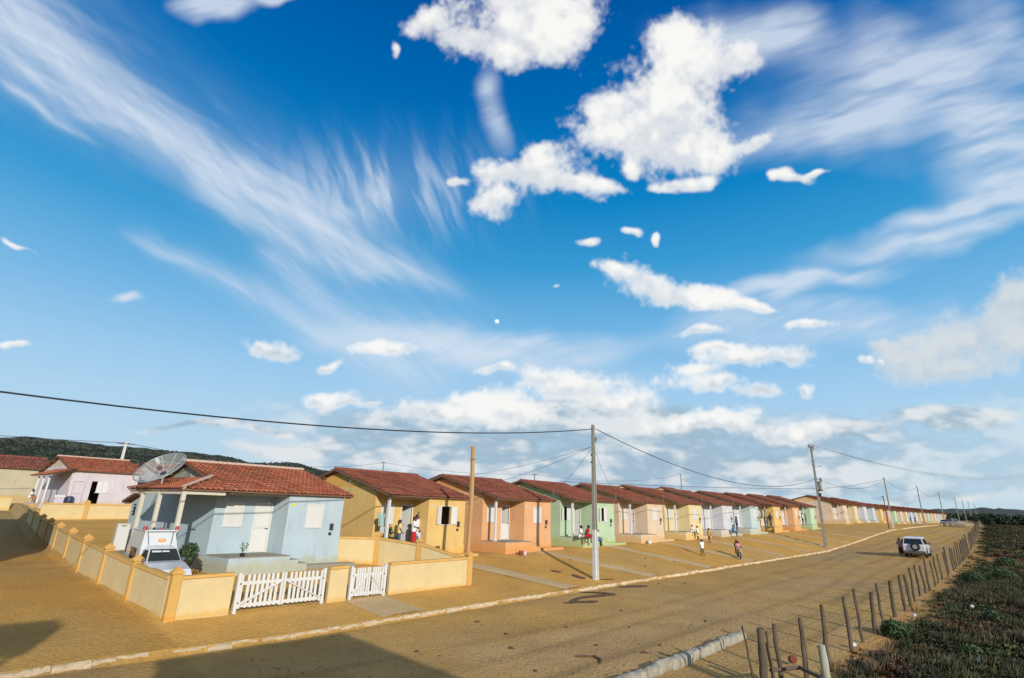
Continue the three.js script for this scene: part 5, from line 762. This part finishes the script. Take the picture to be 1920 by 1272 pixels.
{ // two children on a small motorcycle, coming towards the camera side
  const x = 43.9, z = -17.4, y = land(x, z), turn = -1.0, b = thing('motorcycle', 'small dark motorcycle ridden by two children across the dirt lot', 'motorcycle', [x, y, z], turn);
  for (const [zz, n] of [[0.5, 'front_wheel'], [-0.42, 'rear_wheel']]) { const w = part(n, new THREE.TorusGeometry(0.225, 0.035, 8, 22).rotateY(Math.PI / 2), M.rubber, b); w.position.set(0, 0.26, zz); part('hub', [new THREE.CylinderGeometry(0.05, 0.05, 0.1, 8).rotateZ(Math.PI / 2), ...[0, 1, 2, 3].map((i) => rod([0, -0.22 * Math.cos(i * 0.785), -0.22 * Math.sin(i * 0.785)], [0, 0.22 * Math.cos(i * 0.785), 0.22 * Math.sin(i * 0.785)], 0.006))], M.steel, w); }
  part('fork', [rod([0.06, 0.26, 0.5], [0.06, 0.75, 0.34], 0.02), rod([-0.06, 0.26, 0.5], [-0.06, 0.75, 0.34], 0.02)], M.steel, b); part('handlebar', [rod([-0.28, 0.8, 0.24], [0.28, 0.8, 0.24], 0.015), rod([0, 0.74, 0.34], [0, 0.8, 0.25], 0.02)], M.iron, b);
  part('headlamp', new THREE.SphereGeometry(0.075, 10, 8).translate(0, 0.7, 0.42), M.steel, b); part('engine', [rbox(0.2, 0.24, 0.3, 0, 0.34, 0.03, 0.04), rod([0.13, 0.24, 0.1], [0.14, 0.28, -0.5], 0.03)], M.iron, b); part('tank', rbox(0.2, 0.16, 0.36, 0, 0.6, 0.12, 0.06), mat([0.25, 0.02, 0.04], { roughness: 0.3 }), b); part('seat', rbox(0.2, 0.08, 0.55, 0, 0.6, -0.3, 0.03), M.dark, b); part('mudguard', new THREE.TorusGeometry(0.28, 0.04, 6, 12, 2.2).rotateY(Math.PI / 2).translate(0, 0.27, -0.42), greyTrim, b);
  const ride = { ...SIT, knee: [[0.11, 0.02, 0.2], [-0.11, 0.02, 0.2]], ankle: [[0.12, -0.2, 0.1], [-0.12, -0.2, 0.1]], elbow: [[0.17, 0.22, 0.12], [-0.17, 0.22, 0.12]], wrist: [[0.17, 0.16, 0.27], [-0.17, 0.16, 0.27]], lean: 0.04 };
  person('child in pink shirt riding the small motorcycle in front', [x - 0.12 * Math.sin(turn), y + 0.62, z - 0.12 * Math.cos(turn)], turn, { h: 1.25, shirt: [0.5, 0.22, 0.28], bottom: [0.6, 0.42, 0.04], pose: ride, skin: 0 });
  person('child in dark red riding behind on the small motorcycle', [x - 0.42 * Math.sin(turn) , y + 0.64, z - 0.42 * Math.cos(turn)], turn, { h: 1.35, shirt: [0.08, 0.01, 0.02], bottom: [0.05, 0.02, 0.03], pose: { ...ride, wrist: [[0.1, 0.18, 0.24], [-0.1, 0.18, 0.24]] }, skin: 0, headX: -0.04 });
}

// ---------------------------------------------------------------- small things round the houses
const leafM = (c) => mat(c, { side: THREE.DoubleSide, roughness: 0.7, vertexColors: true });
function leafBall(r, n, seed, size, squash = 1) {
  const q = rng(seed), pos = [], col = [];
  for (let i = 0; i < n; i++) {
    const u = q() * 2 - 1, a = q() * 6.283, rr = r * Math.cbrt(0.25 + 0.75 * q()), c = V3(Math.sqrt(1 - u * u) * Math.cos(a) * rr, u * rr * squash, Math.sqrt(1 - u * u) * Math.sin(a) * rr), d = V3(q() - 0.5, q() - 0.2, q() - 0.5).normalize(), s = V3(q() - 0.5, q() - 0.5, q() - 0.5).cross(d).normalize(), L = size * (0.6 + 0.8 * q()), w = L * 0.3, k = 0.6 + 0.8 * q();
    const p = [c.clone().addScaledVector(d, -L / 2), c.clone().addScaledVector(s, w), c.clone().addScaledVector(d, L / 2), c.clone().addScaledVector(s, -w)];
    for (const j of [0, 1, 2, 0, 2, 3]) { pos.push(...p[j].toArray()); col.push(k, k, k * (0.8 + 0.4 * q())); }
  }
  const g = new THREE.BufferGeometry(); g.setAttribute('position', new THREE.Float32BufferAttribute(pos, 3)); g.setAttribute('color', new THREE.Float32BufferAttribute(col, 3)); g.setAttribute('uv', new THREE.BufferAttribute(new Float32Array(pos.length / 3 * 2), 2)); g.computeVertexNormals(); return g;
}
const potGeo = (r, h) => new THREE.LatheGeometry([[0, 0], [r * 0.7, 0], [r * 0.95, h * 0.85], [r, h * 0.87], [r, h], [r * 0.85, h], [r * 0.8, h * 0.85], [0, h * 0.85]].map(([a, b]) => new THREE.Vector2(a, b)), 14);
function plant(label, pos, r, h, R0, n, lift, green, potC, seed, squash = 1) {
  const t = thing('potted_plant', label, 'potted plant', pos); part('pot', potGeo(r, h), mat(potC), t);
  const tk = []; const q = rng(seed); for (let i = 0; i < 4; i++) tk.push(rod([0, h * 0.8, 0], [(q() - 0.5) * R0, h + lift + (q() - 0.3) * R0, (q() - 0.5) * R0], 0.012, 0.006, 5)); part('stem', tk, M.wood, t);
  part('foliage', leafBall(R0, n, seed, R0 * 0.45, squash).translate(0, h + lift, 0), leafM(green), t); return t;
}
plant('small leafy plant in a dark pot on the blue house porch', [8.62, 0.5, -23.15], 0.11, 0.17, 0.17, 46, 0.26, [0.07, 0.12, 0.03], [0.02, 0.02, 0.022], 3);
plant('dense dark bush in a pot between the ambulance and the blue house porch', [6.62, land(6.5, -22.9) + 0.4, -23.0], 0.24, 0.34, 0.36, 260, 0.2, [0.035, 0.07, 0.022], [0.03, 0.02, 0.016], 5);
plant('plant with yellow and red flowers below the blue house porch end', [6.66, land(6.6, -22.1) + 0.02, -22.1], 0.14, 0.2, 0.2, 90, 0.14, [0.32, 0.16, 0.03], [0.12, 0.05, 0.03], 7);
plant('tall dark plant in a pot behind the white post of the yellow house porch', [15.95, py(1), -24.1], 0.16, 0.22, 0.26, 120, 0.45, [0.035, 0.06, 0.02], [0.04, 0.025, 0.02], 9, 1.7);
{ const w = thing('white_post_lamp', 'thin black bracket lamp beside the ambulance', 'lamp', [6.5, 0.6, -22.95]); part('stem', rod([0, 0.2, 0], [0.02, 0.95, 0], 0.015), M.iron, w); part('shade', [rbox(0.2, 0.05, 0.1, 0.08, 0.97, 0, 0.02)], M.iron, w); }
{ // shirt and shorts hung out on the yellow house porch
  const c = thing('hanging_shirt', 'pale teal shirt hung by the window of the yellow house porch', 'shirt', [15.42, py(1) + 0.98, -24.0], 0.35);
  const g = new THREE.BoxGeometry(0.44, 0.6, 0.06, 10, 12, 1), p = g.attributes.position; for (let i = 0; i < p.count; i++) p.setZ(i, p.getZ(i) + 0.03 * Math.sin(p.getX(i) * 16 + p.getY(i) * 3)); g.computeVertexNormals(); g.translate(0, 0.3, 0);
  part('shirt_body', g, mat([0.3, 0.44, 0.38]), c); part('sleeve', [rbox(0.14, 0.22, 0.05, -0.26, 0.48, 0, 0.02).rotateZ(0.0), rbox(0.14, 0.22, 0.05, 0.26, 0.48, 0, 0.02)], mat([0.3, 0.44, 0.38]), c); part('line', rod([-0.5, 0.62, 0], [0.7, 0.66, 0], 0.006), M.grey, c);
  const s = thing('hanging_shorts', 'pale grey shorts hung under the teal shirt on the yellow house porch', 'shorts', [15.52, py(1) + 0.62, -24.0], 0.35); part('shorts', [hexa([[-0.16, 0, -0.03], [-0.02, 0, -0.03], [-0.02, 0, 0.03], [-0.16, 0, 0.03]], [[-0.14, 0.34, -0.03], [0, 0.34, -0.03], [0, 0.34, 0.03], [-0.14, 0.34, 0.03]]), hexa([[0.02, 0, -0.03], [0.16, 0, -0.03], [0.16, 0, 0.03], [0.02, 0, 0.03]], [[0, 0.34, -0.03], [0.14, 0.34, -0.03], [0.14, 0.34, 0.03], [0, 0.34, 0.03]])], mat([0.5, 0.52, 0.54]), s);
}
{ const c = thing('chair', 'dark plastic chair behind the girl on the yellow house porch', 'chair', [16.5, py(1), -24.45], 0.6), m = M.dark; part('seat', rbox(0.38, 0.04, 0.36, 0, 0.4, 0, 0.015), m, c); part('backrest', rbox(0.36, 0.28, 0.035, 0, 0.7, -0.18, 0.015), m, c); for (const [x, z] of [[-0.16, 0.15], [0.16, 0.15], [-0.16, -0.16], [0.16, -0.16]]) part('leg', rod([x, 0, z], [x * 0.95, z < 0 ? 0.6 : 0.4, z], 0.014), m, c); }
{ const b = thing('bucket', 'red clay pot lying at the foot of the orange house porch', 'pot', [24.22, land(24.2, -22.45) + 0.02, -22.45]); part('pot', potGeo(0.15, 0.24), mat([0.28, 0.06, 0.04]), b); const c = thing('paint_tin', 'small white tin beside the red pot at the orange house porch', 'tin', [24.5, land(24.5, -22.4) + 0.01, -22.4]); part('tin', new THREE.LatheGeometry([[0, 0], [0.1, 0], [0.1, 0.2], [0.108, 0.2], [0.108, 0.215], [0, 0.215]].map(([a, d]) => new THREE.Vector2(a, d)), 14), M.white, c); }
{ const b = thing('white_bag', 'white plastic bag on the dirt at the peach house porch', 'bag', [39.4, land(39.4, -22.6) + 0.02, -22.6]); const g = new THREE.IcosahedronGeometry(0.17, 4), p = g.attributes.position; for (let i = 0; i < p.count; i++) { const k = 0.75 + 0.6 * fbm(p.getX(i) * 9, p.getY(i) * 9, p.getZ(i) * 9, 3); p.setXYZ(i, p.getX(i) * k, p.getY(i) * k * 1.1 + 0.12, p.getZ(i) * k); } part('bag', mergeVertices(g), M.white, b); g.computeVertexNormals(); }
{ const b = thing('wall_box', 'small dark box on the yellow house wall foot at the porch corner', 'box', [18.15, padY(18) + 0.5, -22.72]); part('box', rbox(0.2, 0.14, 0.14, 0, 0.08, 0, 0.02), mat([0.12, 0.09, 0.05]), b); }

// litter and stones on the dirt
{ const r = rng(77), list = [[9.9, -13.0], [12.2, -11.6], [13.2, -12.8], [14.4, -10.2], [15.5, -12.2], [11.2, -9.8], [17.2, -10.8], [20.5, -9.6], [27.6, -15.4], [29.0, -14.6], [16.0, -9.0], [14.9, -8.9], [13.6, -14.6], [33.5, -19.6], [35.2, -18.4], [26.8, -20.8], [31.0, -18.2], [19.5, -12.6]];
  const g0 = [0, 1, 2].map((i) => { const g = new THREE.IcosahedronGeometry(0.07, 2), p = g.attributes.position; for (let j = 0; j < p.count; j++) { const k = 0.7 + 0.7 * fbm(p.getX(j) * 18 + i * 5, p.getY(j) * 18, p.getZ(j) * 18, 2); p.setXYZ(j, p.getX(j) * k * 0.9, p.getY(j) * k * 0.5, p.getZ(j) * k * 0.6); } g.computeVertexNormals(); return g; });
  const darkStone = mat([0.09, 0.05, 0.03]);
  const all = []; for (const [x, z] of list) { const g = g0[Math.floor(r() * 3)].clone(); g.scale(0.7 + r(), 1, 0.7 + r()).rotateY(r() * 6).translate(x, land(x, z) + 0.01, z); all.push(g); }
  for (let i = 0; i < 900; i++) { const x = 6 + 40 * r() * r(), z = lerp(-16, -6, r()), g = g0[Math.floor(r() * 3)].clone(), s = 0.12 + 0.3 * r(); g.scale(s, s, s).translate(x, land(x, z), z); all.push(g); }
  tag(part('loose_stones', all, darkStone, scene), 'dark clods and pebbles strewn over the dirt road', 'stones', null, 'stuff');
  const dry = (label, pts) => { const s = thing('dry_branch', label, 'branch'); part('twig', pts.map(([a, b, w]) => rod([a[0], land(a[0], a[1]) + 0.03, a[1]], [b[0], land(b[0], b[1]) + 0.03, b[1]], w, w * 0.7, 5)), mat([0.1, 0.06, 0.035]), s); };
  dry('bent dry branch lying on the road near the bottom of the picture', [[[13.0, -9.9], [13.35, -9.55], 0.03], [[13.35, -9.55], [13.25, -9.25], 0.045], [[13.25, -9.25], [13.0, -9.1], 0.035]]);
}

// ---------------------------------------------------------------- fence of rough stakes beside the road
{
  const f = thing('stake_fence', 'rough stake fence between the dirt road and the green scrub', 'fence'), r = rng(41), bark = mat([0.11, 0.08, 0.055], { vertexColors: true, roughness: 1 });
  const stake = (H, r0, seed, lean = 0, bx = 0) => { const g = new THREE.CylinderGeometry(r0 * 0.8, r0, H, 8, 14), p = g.attributes.position, c = []; for (let i = 0; i < p.count; i++) { const y = p.getY(i) + H / 2, a = fbm(y * 1.8, seed, 2, 3) - 0.5, b = fbm(y * 1.8, seed, 7, 3) - 0.5, t = y / H, n = 1 + 0.5 * (fbm(p.getX(i) * 25 + seed, y * 5, p.getZ(i) * 25, 3) - 0.5); p.setXYZ(i, p.getX(i) * n + a * 0.1 + lean * t, y + (t > 0.95 ? 0.05 * (h3(i, seed, 1) - 0.5) : 0), p.getZ(i) * n + b * 0.1 + bx * t); const k = 0.5 + 1.0 * fbm(p.getX(i) * 20, y * 3, seed, 3); c.push(k, k, k * 0.95); } g.setAttribute('color', new THREE.Float32BufferAttribute(c, 3)); g.computeVertexNormals(); return g; };
  const kinds = [0, 1, 2, 3, 4, 5, 6, 7, 8].map((i) => stake(1.42 + 0.1 * (i % 3), 0.052 + 0.008 * (i % 4), i * 3.3, (h3(i, 1, 1) - 0.5) * 0.14, (h3(i, 2, 1) - 0.5) * 0.1));
  const xs = [17.98, 20.08, 21.78, 23.52, 25.61, 27.6, 29.46, 31.16, 32.74, 34.71, 36.13, 37.72, 39.72, 41.58, 43.65, 45.96, 48.53, 51.4]; for (let x = 53; x < 190; x += 1.65 + 0.6 * r()) xs.push(x);
  xs.forEach((x, i) => { const z = fenceZ(x) + (r() - 0.5) * 0.12, m = part('stake', kinds[(i * 4 + Math.floor(r() * 3)) % 9], bark, f); m.position.set(x, land(x, z) - 0.1 - 0.1 * r(), z); m.rotation.y = r() * 6; m.scale.y = 1.0 + 0.16 * r(); });
  for (const h of [0.45, 0.8, 1.12]) { const pts = xs.filter((_, i) => i < 60).map((x) => V3(x, land(x, fenceZ(x)) + h, fenceZ(x))); part('wire', new THREE.TubeGeometry(new THREE.CatmullRomCurve3(pts), 240, 0.004, 4), M.iron, f); }
  // the corner where the fence ends: a stout post, thin sticks and a rail
  const g = thing('fence_corner', 'stout old post with thin sticks at the near end of the stake fence', 'fence post', [0, 0, 0]);
  const put = (name, x, z, H, rad, seed, lean, mt = bark, bx = 0) => { const m = part(name, stake(H, rad, seed, lean, bx), mt, g); m.position.set(x, land(x, z) - 0.1, z); return m; };
  put('post', 13.86, -5.2, 1.5, 0.1, 51, 0.0); put('stick', 14.02, -5.5, 1.52, 0.03, 54, -0.42); put('stick', 14.05, -5.05, 1.46, 0.032, 57, -0.14); put('stick', 14.1, -5.1, 1.2, 0.05, 58, -0.05); put('stick', 14.72, -5.12, 1.5, 0.055, 60, -0.06); put('stick', 16.02, -4.98, 1.5, 0.05, 63, 0.0); put('stick', 16.12, -4.95, 1.4, 0.02, 64, 0.06);
  part('rail', [rod([14.0, -0.7, -5.1], [14.9, -0.72, -4.75], 0.035, 0.045, 7), rod([14.9, -0.72, -4.75], [13.9, -0.62, -4.0], 0.045, 0.04, 7)], bark, g);
  const w = thing('pale_post', 'weathered pale grey post with a split top in front of the fence corner', 'post', [14.0, land(14, -3.95) - 0.1, -3.95]);
  part('post', stake(1.42, 0.1, 71, -0.06), mat([0.42, 0.42, 0.34], { vertexColors: true, roughness: 1 }), w);
  const d = thing('red_tin', 'rusty red tin lying behind the pale grey post', 'tin', [17.1, land(17.1, -5.6) + 0.16, -5.6], 0.6); part('tin', new THREE.LatheGeometry([[0, -0.16], [0.13, -0.16], [0.14, -0.13], [0.13, -0.1], [0.13, 0.1], [0.14, 0.13], [0.13, 0.16], [0, 0.16]].map(([a, b]) => new THREE.Vector2(a, b)), 16).rotateZ(1.3).scale(0.7, 0.7, 0.7), mat([0.17, 0.035, 0.02]), d);
}

// ---------------------------------------------------------------- scrub beyond the fence
function clump(seed, n, r, h, grassy) {
  const q = rng(seed), pos = [], nor = [];
  for (let i = 0; i < n; i++) {
    const a = q() * 6.283, d = r * Math.sqrt(q()), c = V3(Math.cos(a) * d, 0, Math.sin(a) * d), up = (grassy ? V3((q() - 0.5) * 0.9 + Math.cos(a) * 0.4, 0.75 + q() * 0.5, (q() - 0.5) * 0.9 + Math.sin(a) * 0.4) : V3((q() - 0.5) * 2 + Math.cos(a) * 0.6, 0.25 + q() * 0.5, (q() - 0.5) * 2 + Math.sin(a) * 0.6)).normalize(), s = V3(-Math.sin(a) + (q() - 0.5), 0, Math.cos(a) + (q() - 0.5)).normalize(), L = h * (0.5 + 0.8 * q()), w = grassy ? 0.008 : 0.022 + 0.028 * q();
    const b = grassy ? c : c.clone().addScaledVector(up, L * q() * 0.8), t = b.clone().addScaledVector(up, grassy ? L : 0.05 + 0.07 * q()), m = b.clone().lerp(t, 0.5);
    const P = [b, m.clone().addScaledVector(s, w), t, m.clone().addScaledVector(s, -w)], N = V3(up.x * 0.6, 1, up.z * 0.6).normalize();
    for (const j of [0, 1, 2, 0, 2, 3]) { pos.push(...P[j].toArray()); nor.push(N.x, N.y, N.z); }
  }
  const g = new THREE.BufferGeometry(); g.setAttribute('position', new THREE.Float32BufferAttribute(pos, 3)); g.setAttribute('normal', new THREE.Float32BufferAttribute(nor, 3)); g.setAttribute('uv', new THREE.BufferAttribute(new Float32Array(pos.length / 3 * 2), 2)); return g;
}
function scatter(name, label, category, geo, n, place, seed, c0 = [0.055, 0.09, 0.025]) {
  const m = new THREE.InstancedMesh(geo, mat([1, 1, 1], { side: THREE.DoubleSide, roughness: 0.9 }), n), r = rng(seed), M4 = new THREE.Matrix4(), q = new THREE.Quaternion(), col = new THREE.Color(); let k = 0;
  for (let t = 0; t < n * 6 && k < n; t++) { const p = place(r); if (!p) continue; q.setFromEuler(new THREE.Euler((r() - 0.5) * 0.3, r() * 6.283, (r() - 0.5) * 0.3)); M4.compose(V3(p[0], p[1], p[2]), q, V3(p[3], p[3] * (p[4] ?? 1), p[3])); m.setMatrixAt(k, M4); const c = p[5] ?? c0; col.setRGB(...c); m.setColorAt(k, col); k++; }
  m.count = k; m.name = numbered(name); m.castShadow = m.receiveShadow = true; scene.add(m); return tag(m, label, category, null, 'stuff');
}
const fieldSpot = (r) => { const near = r() < 0.62, x = near ? lerp(9, 48, Math.pow(r(), 1.1)) : 48 + 190 * Math.pow(r(), 1.6), z = fenceZ(x) + 0.15 + Math.pow(r(), 0.85) * (near ? 7 : 13); return [x, z]; };
const cover = (r, dens) => { const [x, z] = fieldSpot(r), e = z - fenceZ(x), a = fbm(x * 0.35, 12, z * 0.35, 4); if (r() > dens * smoothstep(e, 0.3, 2.0) + 0.06) return null; if (a > 0.56 && r() < 0.8) return null; return [x, z, a]; };
const tone = (x, z, r) => { const a = fbm(x * 0.5, 31, z * 0.5, 3), b = fbm(x * 0.25, 37, z * 0.6, 3), k = (0.5 + 0.9 * a) * (0.7 + 0.6 * r()), dry = smoothstep(b, 0.54, 0.66); return [lerp(0.11, 0.21, dry) * k, lerp(0.125, 0.105, dry) * k, lerp(0.04, 0.06, dry) * k]; };
const gs = (far) => (r) => { const c = cover(r, 1); if (!c) return null; const [x, z] = c, s = (0.55 + 0.8 * r() * r()) * (1 + smoothstep(x, 45, 160) * 1.6); return [x, land(x, z) - 0.03, z, s, 0.75 + 0.5 * r(), tone(x, z, r)]; };
scatter('ground_cover', 'low leafy green scrub covering the field beyond the stake fence', 'scrub', clump(5, 60, 0.24, 0.12), 42000, gs(), 101);
scatter('ground_cover', 'darker leafy weeds mixed through the field beyond the stake fence', 'weeds', clump(9, 70, 0.3, 0.2), 9000, gs(), 103);
scatter('dry_grass', 'thin dry grass among the scrub beyond the stake fence', 'grass', clump(11, 26, 0.14, 0.3, true), 4500, (r) => { const c = cover(r, 0.8); if (!c) return null; const [x, z] = c; const k = 0.7 + 0.6 * r(); return [x, land(x, z) - 0.02, z, 0.7 + 0.6 * r() + smoothstep(x, 45, 160), 1, r() < 0.5 ? [0.24 * k, 0.17 * k, 0.08 * k] : [0.11 * k, 0.13 * k, 0.045 * k]]; }, 107);
const bushSpots = [[23.7, -4.3, 0.42, 'round dark bush at the fence foot, nearest of the field bushes'], [44.5, -3.5, 0.55, 'dark bush by the sandy gap beyond the fence'], [47.5, -2.2, 0.62, 'broad dark bush right of the sandy gap'], [30, -2.0, 0.34, 'low dark bush in the middle of the near scrub'], [60, -2.5, 0.6, 'dark bush farther along the field, beyond the sandy gap'], [22.5, -2.2, 0.28, 'small bush low in the near scrub']];
for (const [x, z, s, label] of bushSpots) { const b = thing('bush', label, 'bush', [x, land(x, z), z], x, 'bushes in the field'); part('foliage', leafBall(s, 1400, x * 10 | 0, 0.09 + s * 0.03, 0.75).translate(0, s * 0.5, 0), leafM([0.05, 0.085, 0.024]), b); part('stem', [rod([0, -0.1, 0], [0.1, s * 0.6, 0.05], 0.02, 0.01), rod([0, -0.1, 0], [-0.12, s * 0.6, -0.06], 0.02, 0.01)], M.wood, b); }
// scraps of white litter in the weeds
[[24.6, -4.6, 'white rag lying under the fence near the round bush'], [28.2, -4.35, 'white scrap among weeds at the fence foot'], [33.1, -2.9, 'small white scrap out in the scrub'], [20.6, -4.9, 'crumpled white paper at the fence beside a stake'], [21.6, -2.0, 'pale stone showing low in the scrub']].forEach(([x, z, label], i) => { const g = new THREE.IcosahedronGeometry(0.085, 3), p = g.attributes.position; for (let j = 0; j < p.count; j++) { const k = 0.5 + 1.0 * fbm(p.getX(j) * 10 + i, p.getY(j) * 10, p.getZ(j) * 10, 3); p.setXYZ(j, p.getX(j) * k * 1.3, p.getY(j) * k * 0.7, p.getZ(j) * k); } g.computeVertexNormals(); const m = part('scrap', g, M.white, scene); m.position.set(x, land(x, z) + 0.12, z); tag(m, label, 'litter', 'white scraps in the scrub'); });

// ---------------------------------------------------------------- hills and far wood
function hills(az0, az1, rings, seed, c) {
  const na = 260, nr = rings.length, pos = [], col = [], idx = [];
  for (let j = 0; j < nr; j++) for (let i = 0; i <= na; i++) {
    const az = lerp(az0, az1, i / na), [d, el] = rings[j], e = el(az), x = Math.sin(R(az)) * d, z = -Math.cos(R(az)) * d, n = fbm(x * 0.012, seed, z * 0.012, 5) - 0.5, y = 2.6 + Math.tan(R(e)) * d + n * d * 0.012 * (j === 0 ? 0.2 : 1) + (fbm(x * 0.06, seed + 3, z * 0.06, 3) - 0.5) * d * 0.004;
    pos.push(x, y, z); const k = 0.55 + 0.95 * fbm(x * 0.03, seed + 8, z * 0.03, 4), b = fbm(x * 0.01, seed + 18, z * 0.014, 4); col.push(lerp(c[0], c[0] * 1.5, b) * k, c[1] * k, c[2] * k);
    if (i && j) { const o = j * (na + 1) + i; idx.push(o - na - 2, o - na - 1, o - 1, o - na - 1, o, o - 1); }
  }
  const g = new THREE.BufferGeometry(); g.setAttribute('position', new THREE.Float32BufferAttribute(pos, 3)); g.setAttribute('color', new THREE.Float32BufferAttribute(col, 3)); g.setIndex(idx); g.computeVertexNormals();
  return tag(part('hills', g, mat([1, 1, 1], { vertexColors: true, roughness: 1, side: THREE.DoubleSide }), scene), null, null, null, 'structure');
}
const crest = line([[-30, 4.0], [1.5, 4.18], [4.7, 4.27], [9.4, 4.28], [13.4, 4.16], [18.2, 4.09], [19.6, 3.7], [21, 3.72], [24, 3.79], [26.1, 3.49], [28, 3.3], [30, 3.15], [32, 2.8], [35, 2.2], [39, 1.2], [44, 0.4], [48, 0.0]]);
const ringSet = []; for (let i = 0; i <= 26; i++) { const t = i / 26; ringSet.push([lerp(420, 1500, t), (az) => crest(az) * Math.pow(t, 0.8) * (1 - 0.12 * Math.sin(t * 9) * (1 - t)) - 0.15 * (1 - t)]); }
ringSet.push([1900, (az) => crest(az) * 0.5], [2600, (az) => -1]);
hills(-30, 48, ringSet, 3, [0.042, 0.058, 0.024]);
const crest2 = line([[60, 0.2], [72, 0.9], [80, 1.05], [86, 1.1], [90, 1.16], [95, 1.1], [110, 1.2], [130, 0.6]]), ring2 = []; for (let i = 0; i <= 12; i++) { const t = i / 12; ring2.push([lerp(900, 2400, t), (az) => crest2(az) * t - 0.05 * (1 - t)]); } ring2.push([3000, () => -0.5]);
hills(60, 130, ring2, 9, [0.03, 0.042, 0.03]);
const lump = (() => { const g = new THREE.IcosahedronGeometry(1, 3), p = g.attributes.position; for (let i = 0; i < p.count; i++) { const k = 0.8 + 0.5 * (fbm(p.getX(i) * 2.5, p.getY(i) * 2.5 + 4, p.getZ(i) * 2.5, 3)) * (p.getY(i) > -0.3 ? 1 : 0.6); p.setXYZ(i, p.getX(i) * k, p.getY(i) * k * 0.8 + 0.5, p.getZ(i) * k); } g.computeVertexNormals(); return g; })();
const tree = mergeGeometries([leafBall(1, 190, 15, 0.42, 0.8).translate(0, 0.9, 0)]); tree.deleteAttribute('color');
scatter('far_wood', 'dark far wood on the plain beyond the end of the road', 'wood', tree, 2600, (r) => { const az = lerp(78, 97, r()), d = 250 + 700 * Math.pow(r(), 1.3), x = Math.sin(R(az)) * d, z = -Math.cos(R(az)) * d; const s = (1.3 + 1.3 * r()) * (0.7 + d / 700), k = 0.6 + 0.7 * r(); return [x, 1.5 + r() * 0.6, z, s, 1, [0.034 * k, 0.05 * k, 0.024 * k]]; }, 201);
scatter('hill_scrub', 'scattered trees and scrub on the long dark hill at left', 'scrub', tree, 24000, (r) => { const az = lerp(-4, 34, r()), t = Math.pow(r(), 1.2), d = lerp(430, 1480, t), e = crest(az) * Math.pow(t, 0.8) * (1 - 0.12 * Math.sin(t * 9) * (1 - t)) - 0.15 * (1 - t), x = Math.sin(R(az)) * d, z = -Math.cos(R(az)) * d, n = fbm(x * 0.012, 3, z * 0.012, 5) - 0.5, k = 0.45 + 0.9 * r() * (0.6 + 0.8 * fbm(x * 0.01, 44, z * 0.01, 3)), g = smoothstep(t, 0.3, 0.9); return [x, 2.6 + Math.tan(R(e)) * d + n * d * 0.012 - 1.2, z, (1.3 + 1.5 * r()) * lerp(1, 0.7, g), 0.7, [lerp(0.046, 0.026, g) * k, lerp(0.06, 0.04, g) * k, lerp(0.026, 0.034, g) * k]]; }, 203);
[[4.0, 300, 'tiny pale house on the hill foot above the pink house'], [5.8, 310, 'tiny pale house at the hill foot right of the first'], [7.9, 330, 'tiny light roofed house at the hill foot by the white pole']].forEach(([az, d, label], i) => { const x = Math.sin(R(az)) * d, z = -Math.cos(R(az)) * d, h = thing('distant_house', label, 'house', [x, 9.5 + i * 0.3, z], 0.4 * i, 'tiny houses on the hill foot'); part('wall', box(6, 2.6, 5, 0, 0.2, 0), M.cream, h); part('roof', hexa([[-3.3, 1.5, -2.9], [3.3, 1.5, -2.9], [3.3, 1.5, 2.9], [-3.3, 1.5, 2.9]], [[-3.3, 2.7, -0.05], [3.3, 2.7, -0.05], [3.3, 2.7, 0.05], [-3.3, 2.7, 0.05]]), mat([0.3, 0.24, 0.2]), h); });
{ const x = 118, z = -1.6, h = thing('distant_house', 'tiny pale green building at the right edge before the far wood', 'building', [260, 2.4, -1.5]); part('wall', box(7, 3.2, 6, 0, 1.4, 0), wallMat.green, h); part('roof', box(7.6, 0.3, 6.6, 0, 3.15, 0), M.mortar, h); }

// ---------------------------------------------------------------- the day moon
{ const d = V3(Math.sin(R(43.7)) * Math.cos(R(20.2)), Math.sin(R(20.2)), -Math.cos(R(43.7)) * Math.cos(R(20.2))).multiplyScalar(6000), m = mat([0.5, 0.5, 0.5], { roughness: 1 }); m.emissive.setRGB(...lin(120, 178, 226)).multiplyScalar(0.62); const s = part('moon', new THREE.SphereGeometry(29, 24, 16), m, scene); s.position.copy(d).add(camera.position); s.castShadow = false; tag(s, 'small pale day moon high above the orange house', 'moon'); }

// ---------------------------------------------------------------- neighbours outside the picture whose shadows fall into it
{
  const b = thing('corner_building', 'plain two storey building across the road, its shadow on the dirt', 'building'), g = land(1, 4);
  part('wall', [span(-3.6, 1.1, -1.6, 6.1, 3.2, 10)], wallMat.straw, b); part('parapet', [span(-3.7, 1.2, 6.1, 6.28, 3.1, 10.1)], M.white, b);
  const t = thing('water_tank', 'box shaped water tank on a stand, its shadow at the left corner', 'water tank', [-6.1, 0, 1.3]); part('tank', span(-3, 0, 6.5, 7.5, -0.5, 0.5), M.concrete, t); part('stand', [[-2.8, -0.4], [-0.2, -0.4], [-0.2, 0.4], [-2.8, 0.4]].map(([x, z]) => rod([x, -1.6, z], [x, 6.49, z], 0.07, 0.07, 8)), M.concrete, t);
  const sb = thing('side_building', 'plain building across the side street, its shadow over the yard wall', 'building'); part('wall', span(-7, -0.25, -1.6, 5.5, -46, -28), wallMat.straw, sb); part('parapet', span(-7.1, -0.15, 5.5, 5.65, -46.1, -27.9), M.white, sb);
}

for (const o of [...scene.children]) if (/_house/.test(o.name) && o.name.match(/^(row|far|back)_/)) slant(o);
scene.traverse((o) => { if (o.isMesh && o.name !== 'moon' && o.name !== 'puff') { o.castShadow = true; o.receiveShadow = true; } });
renderer.render(scene, camera);
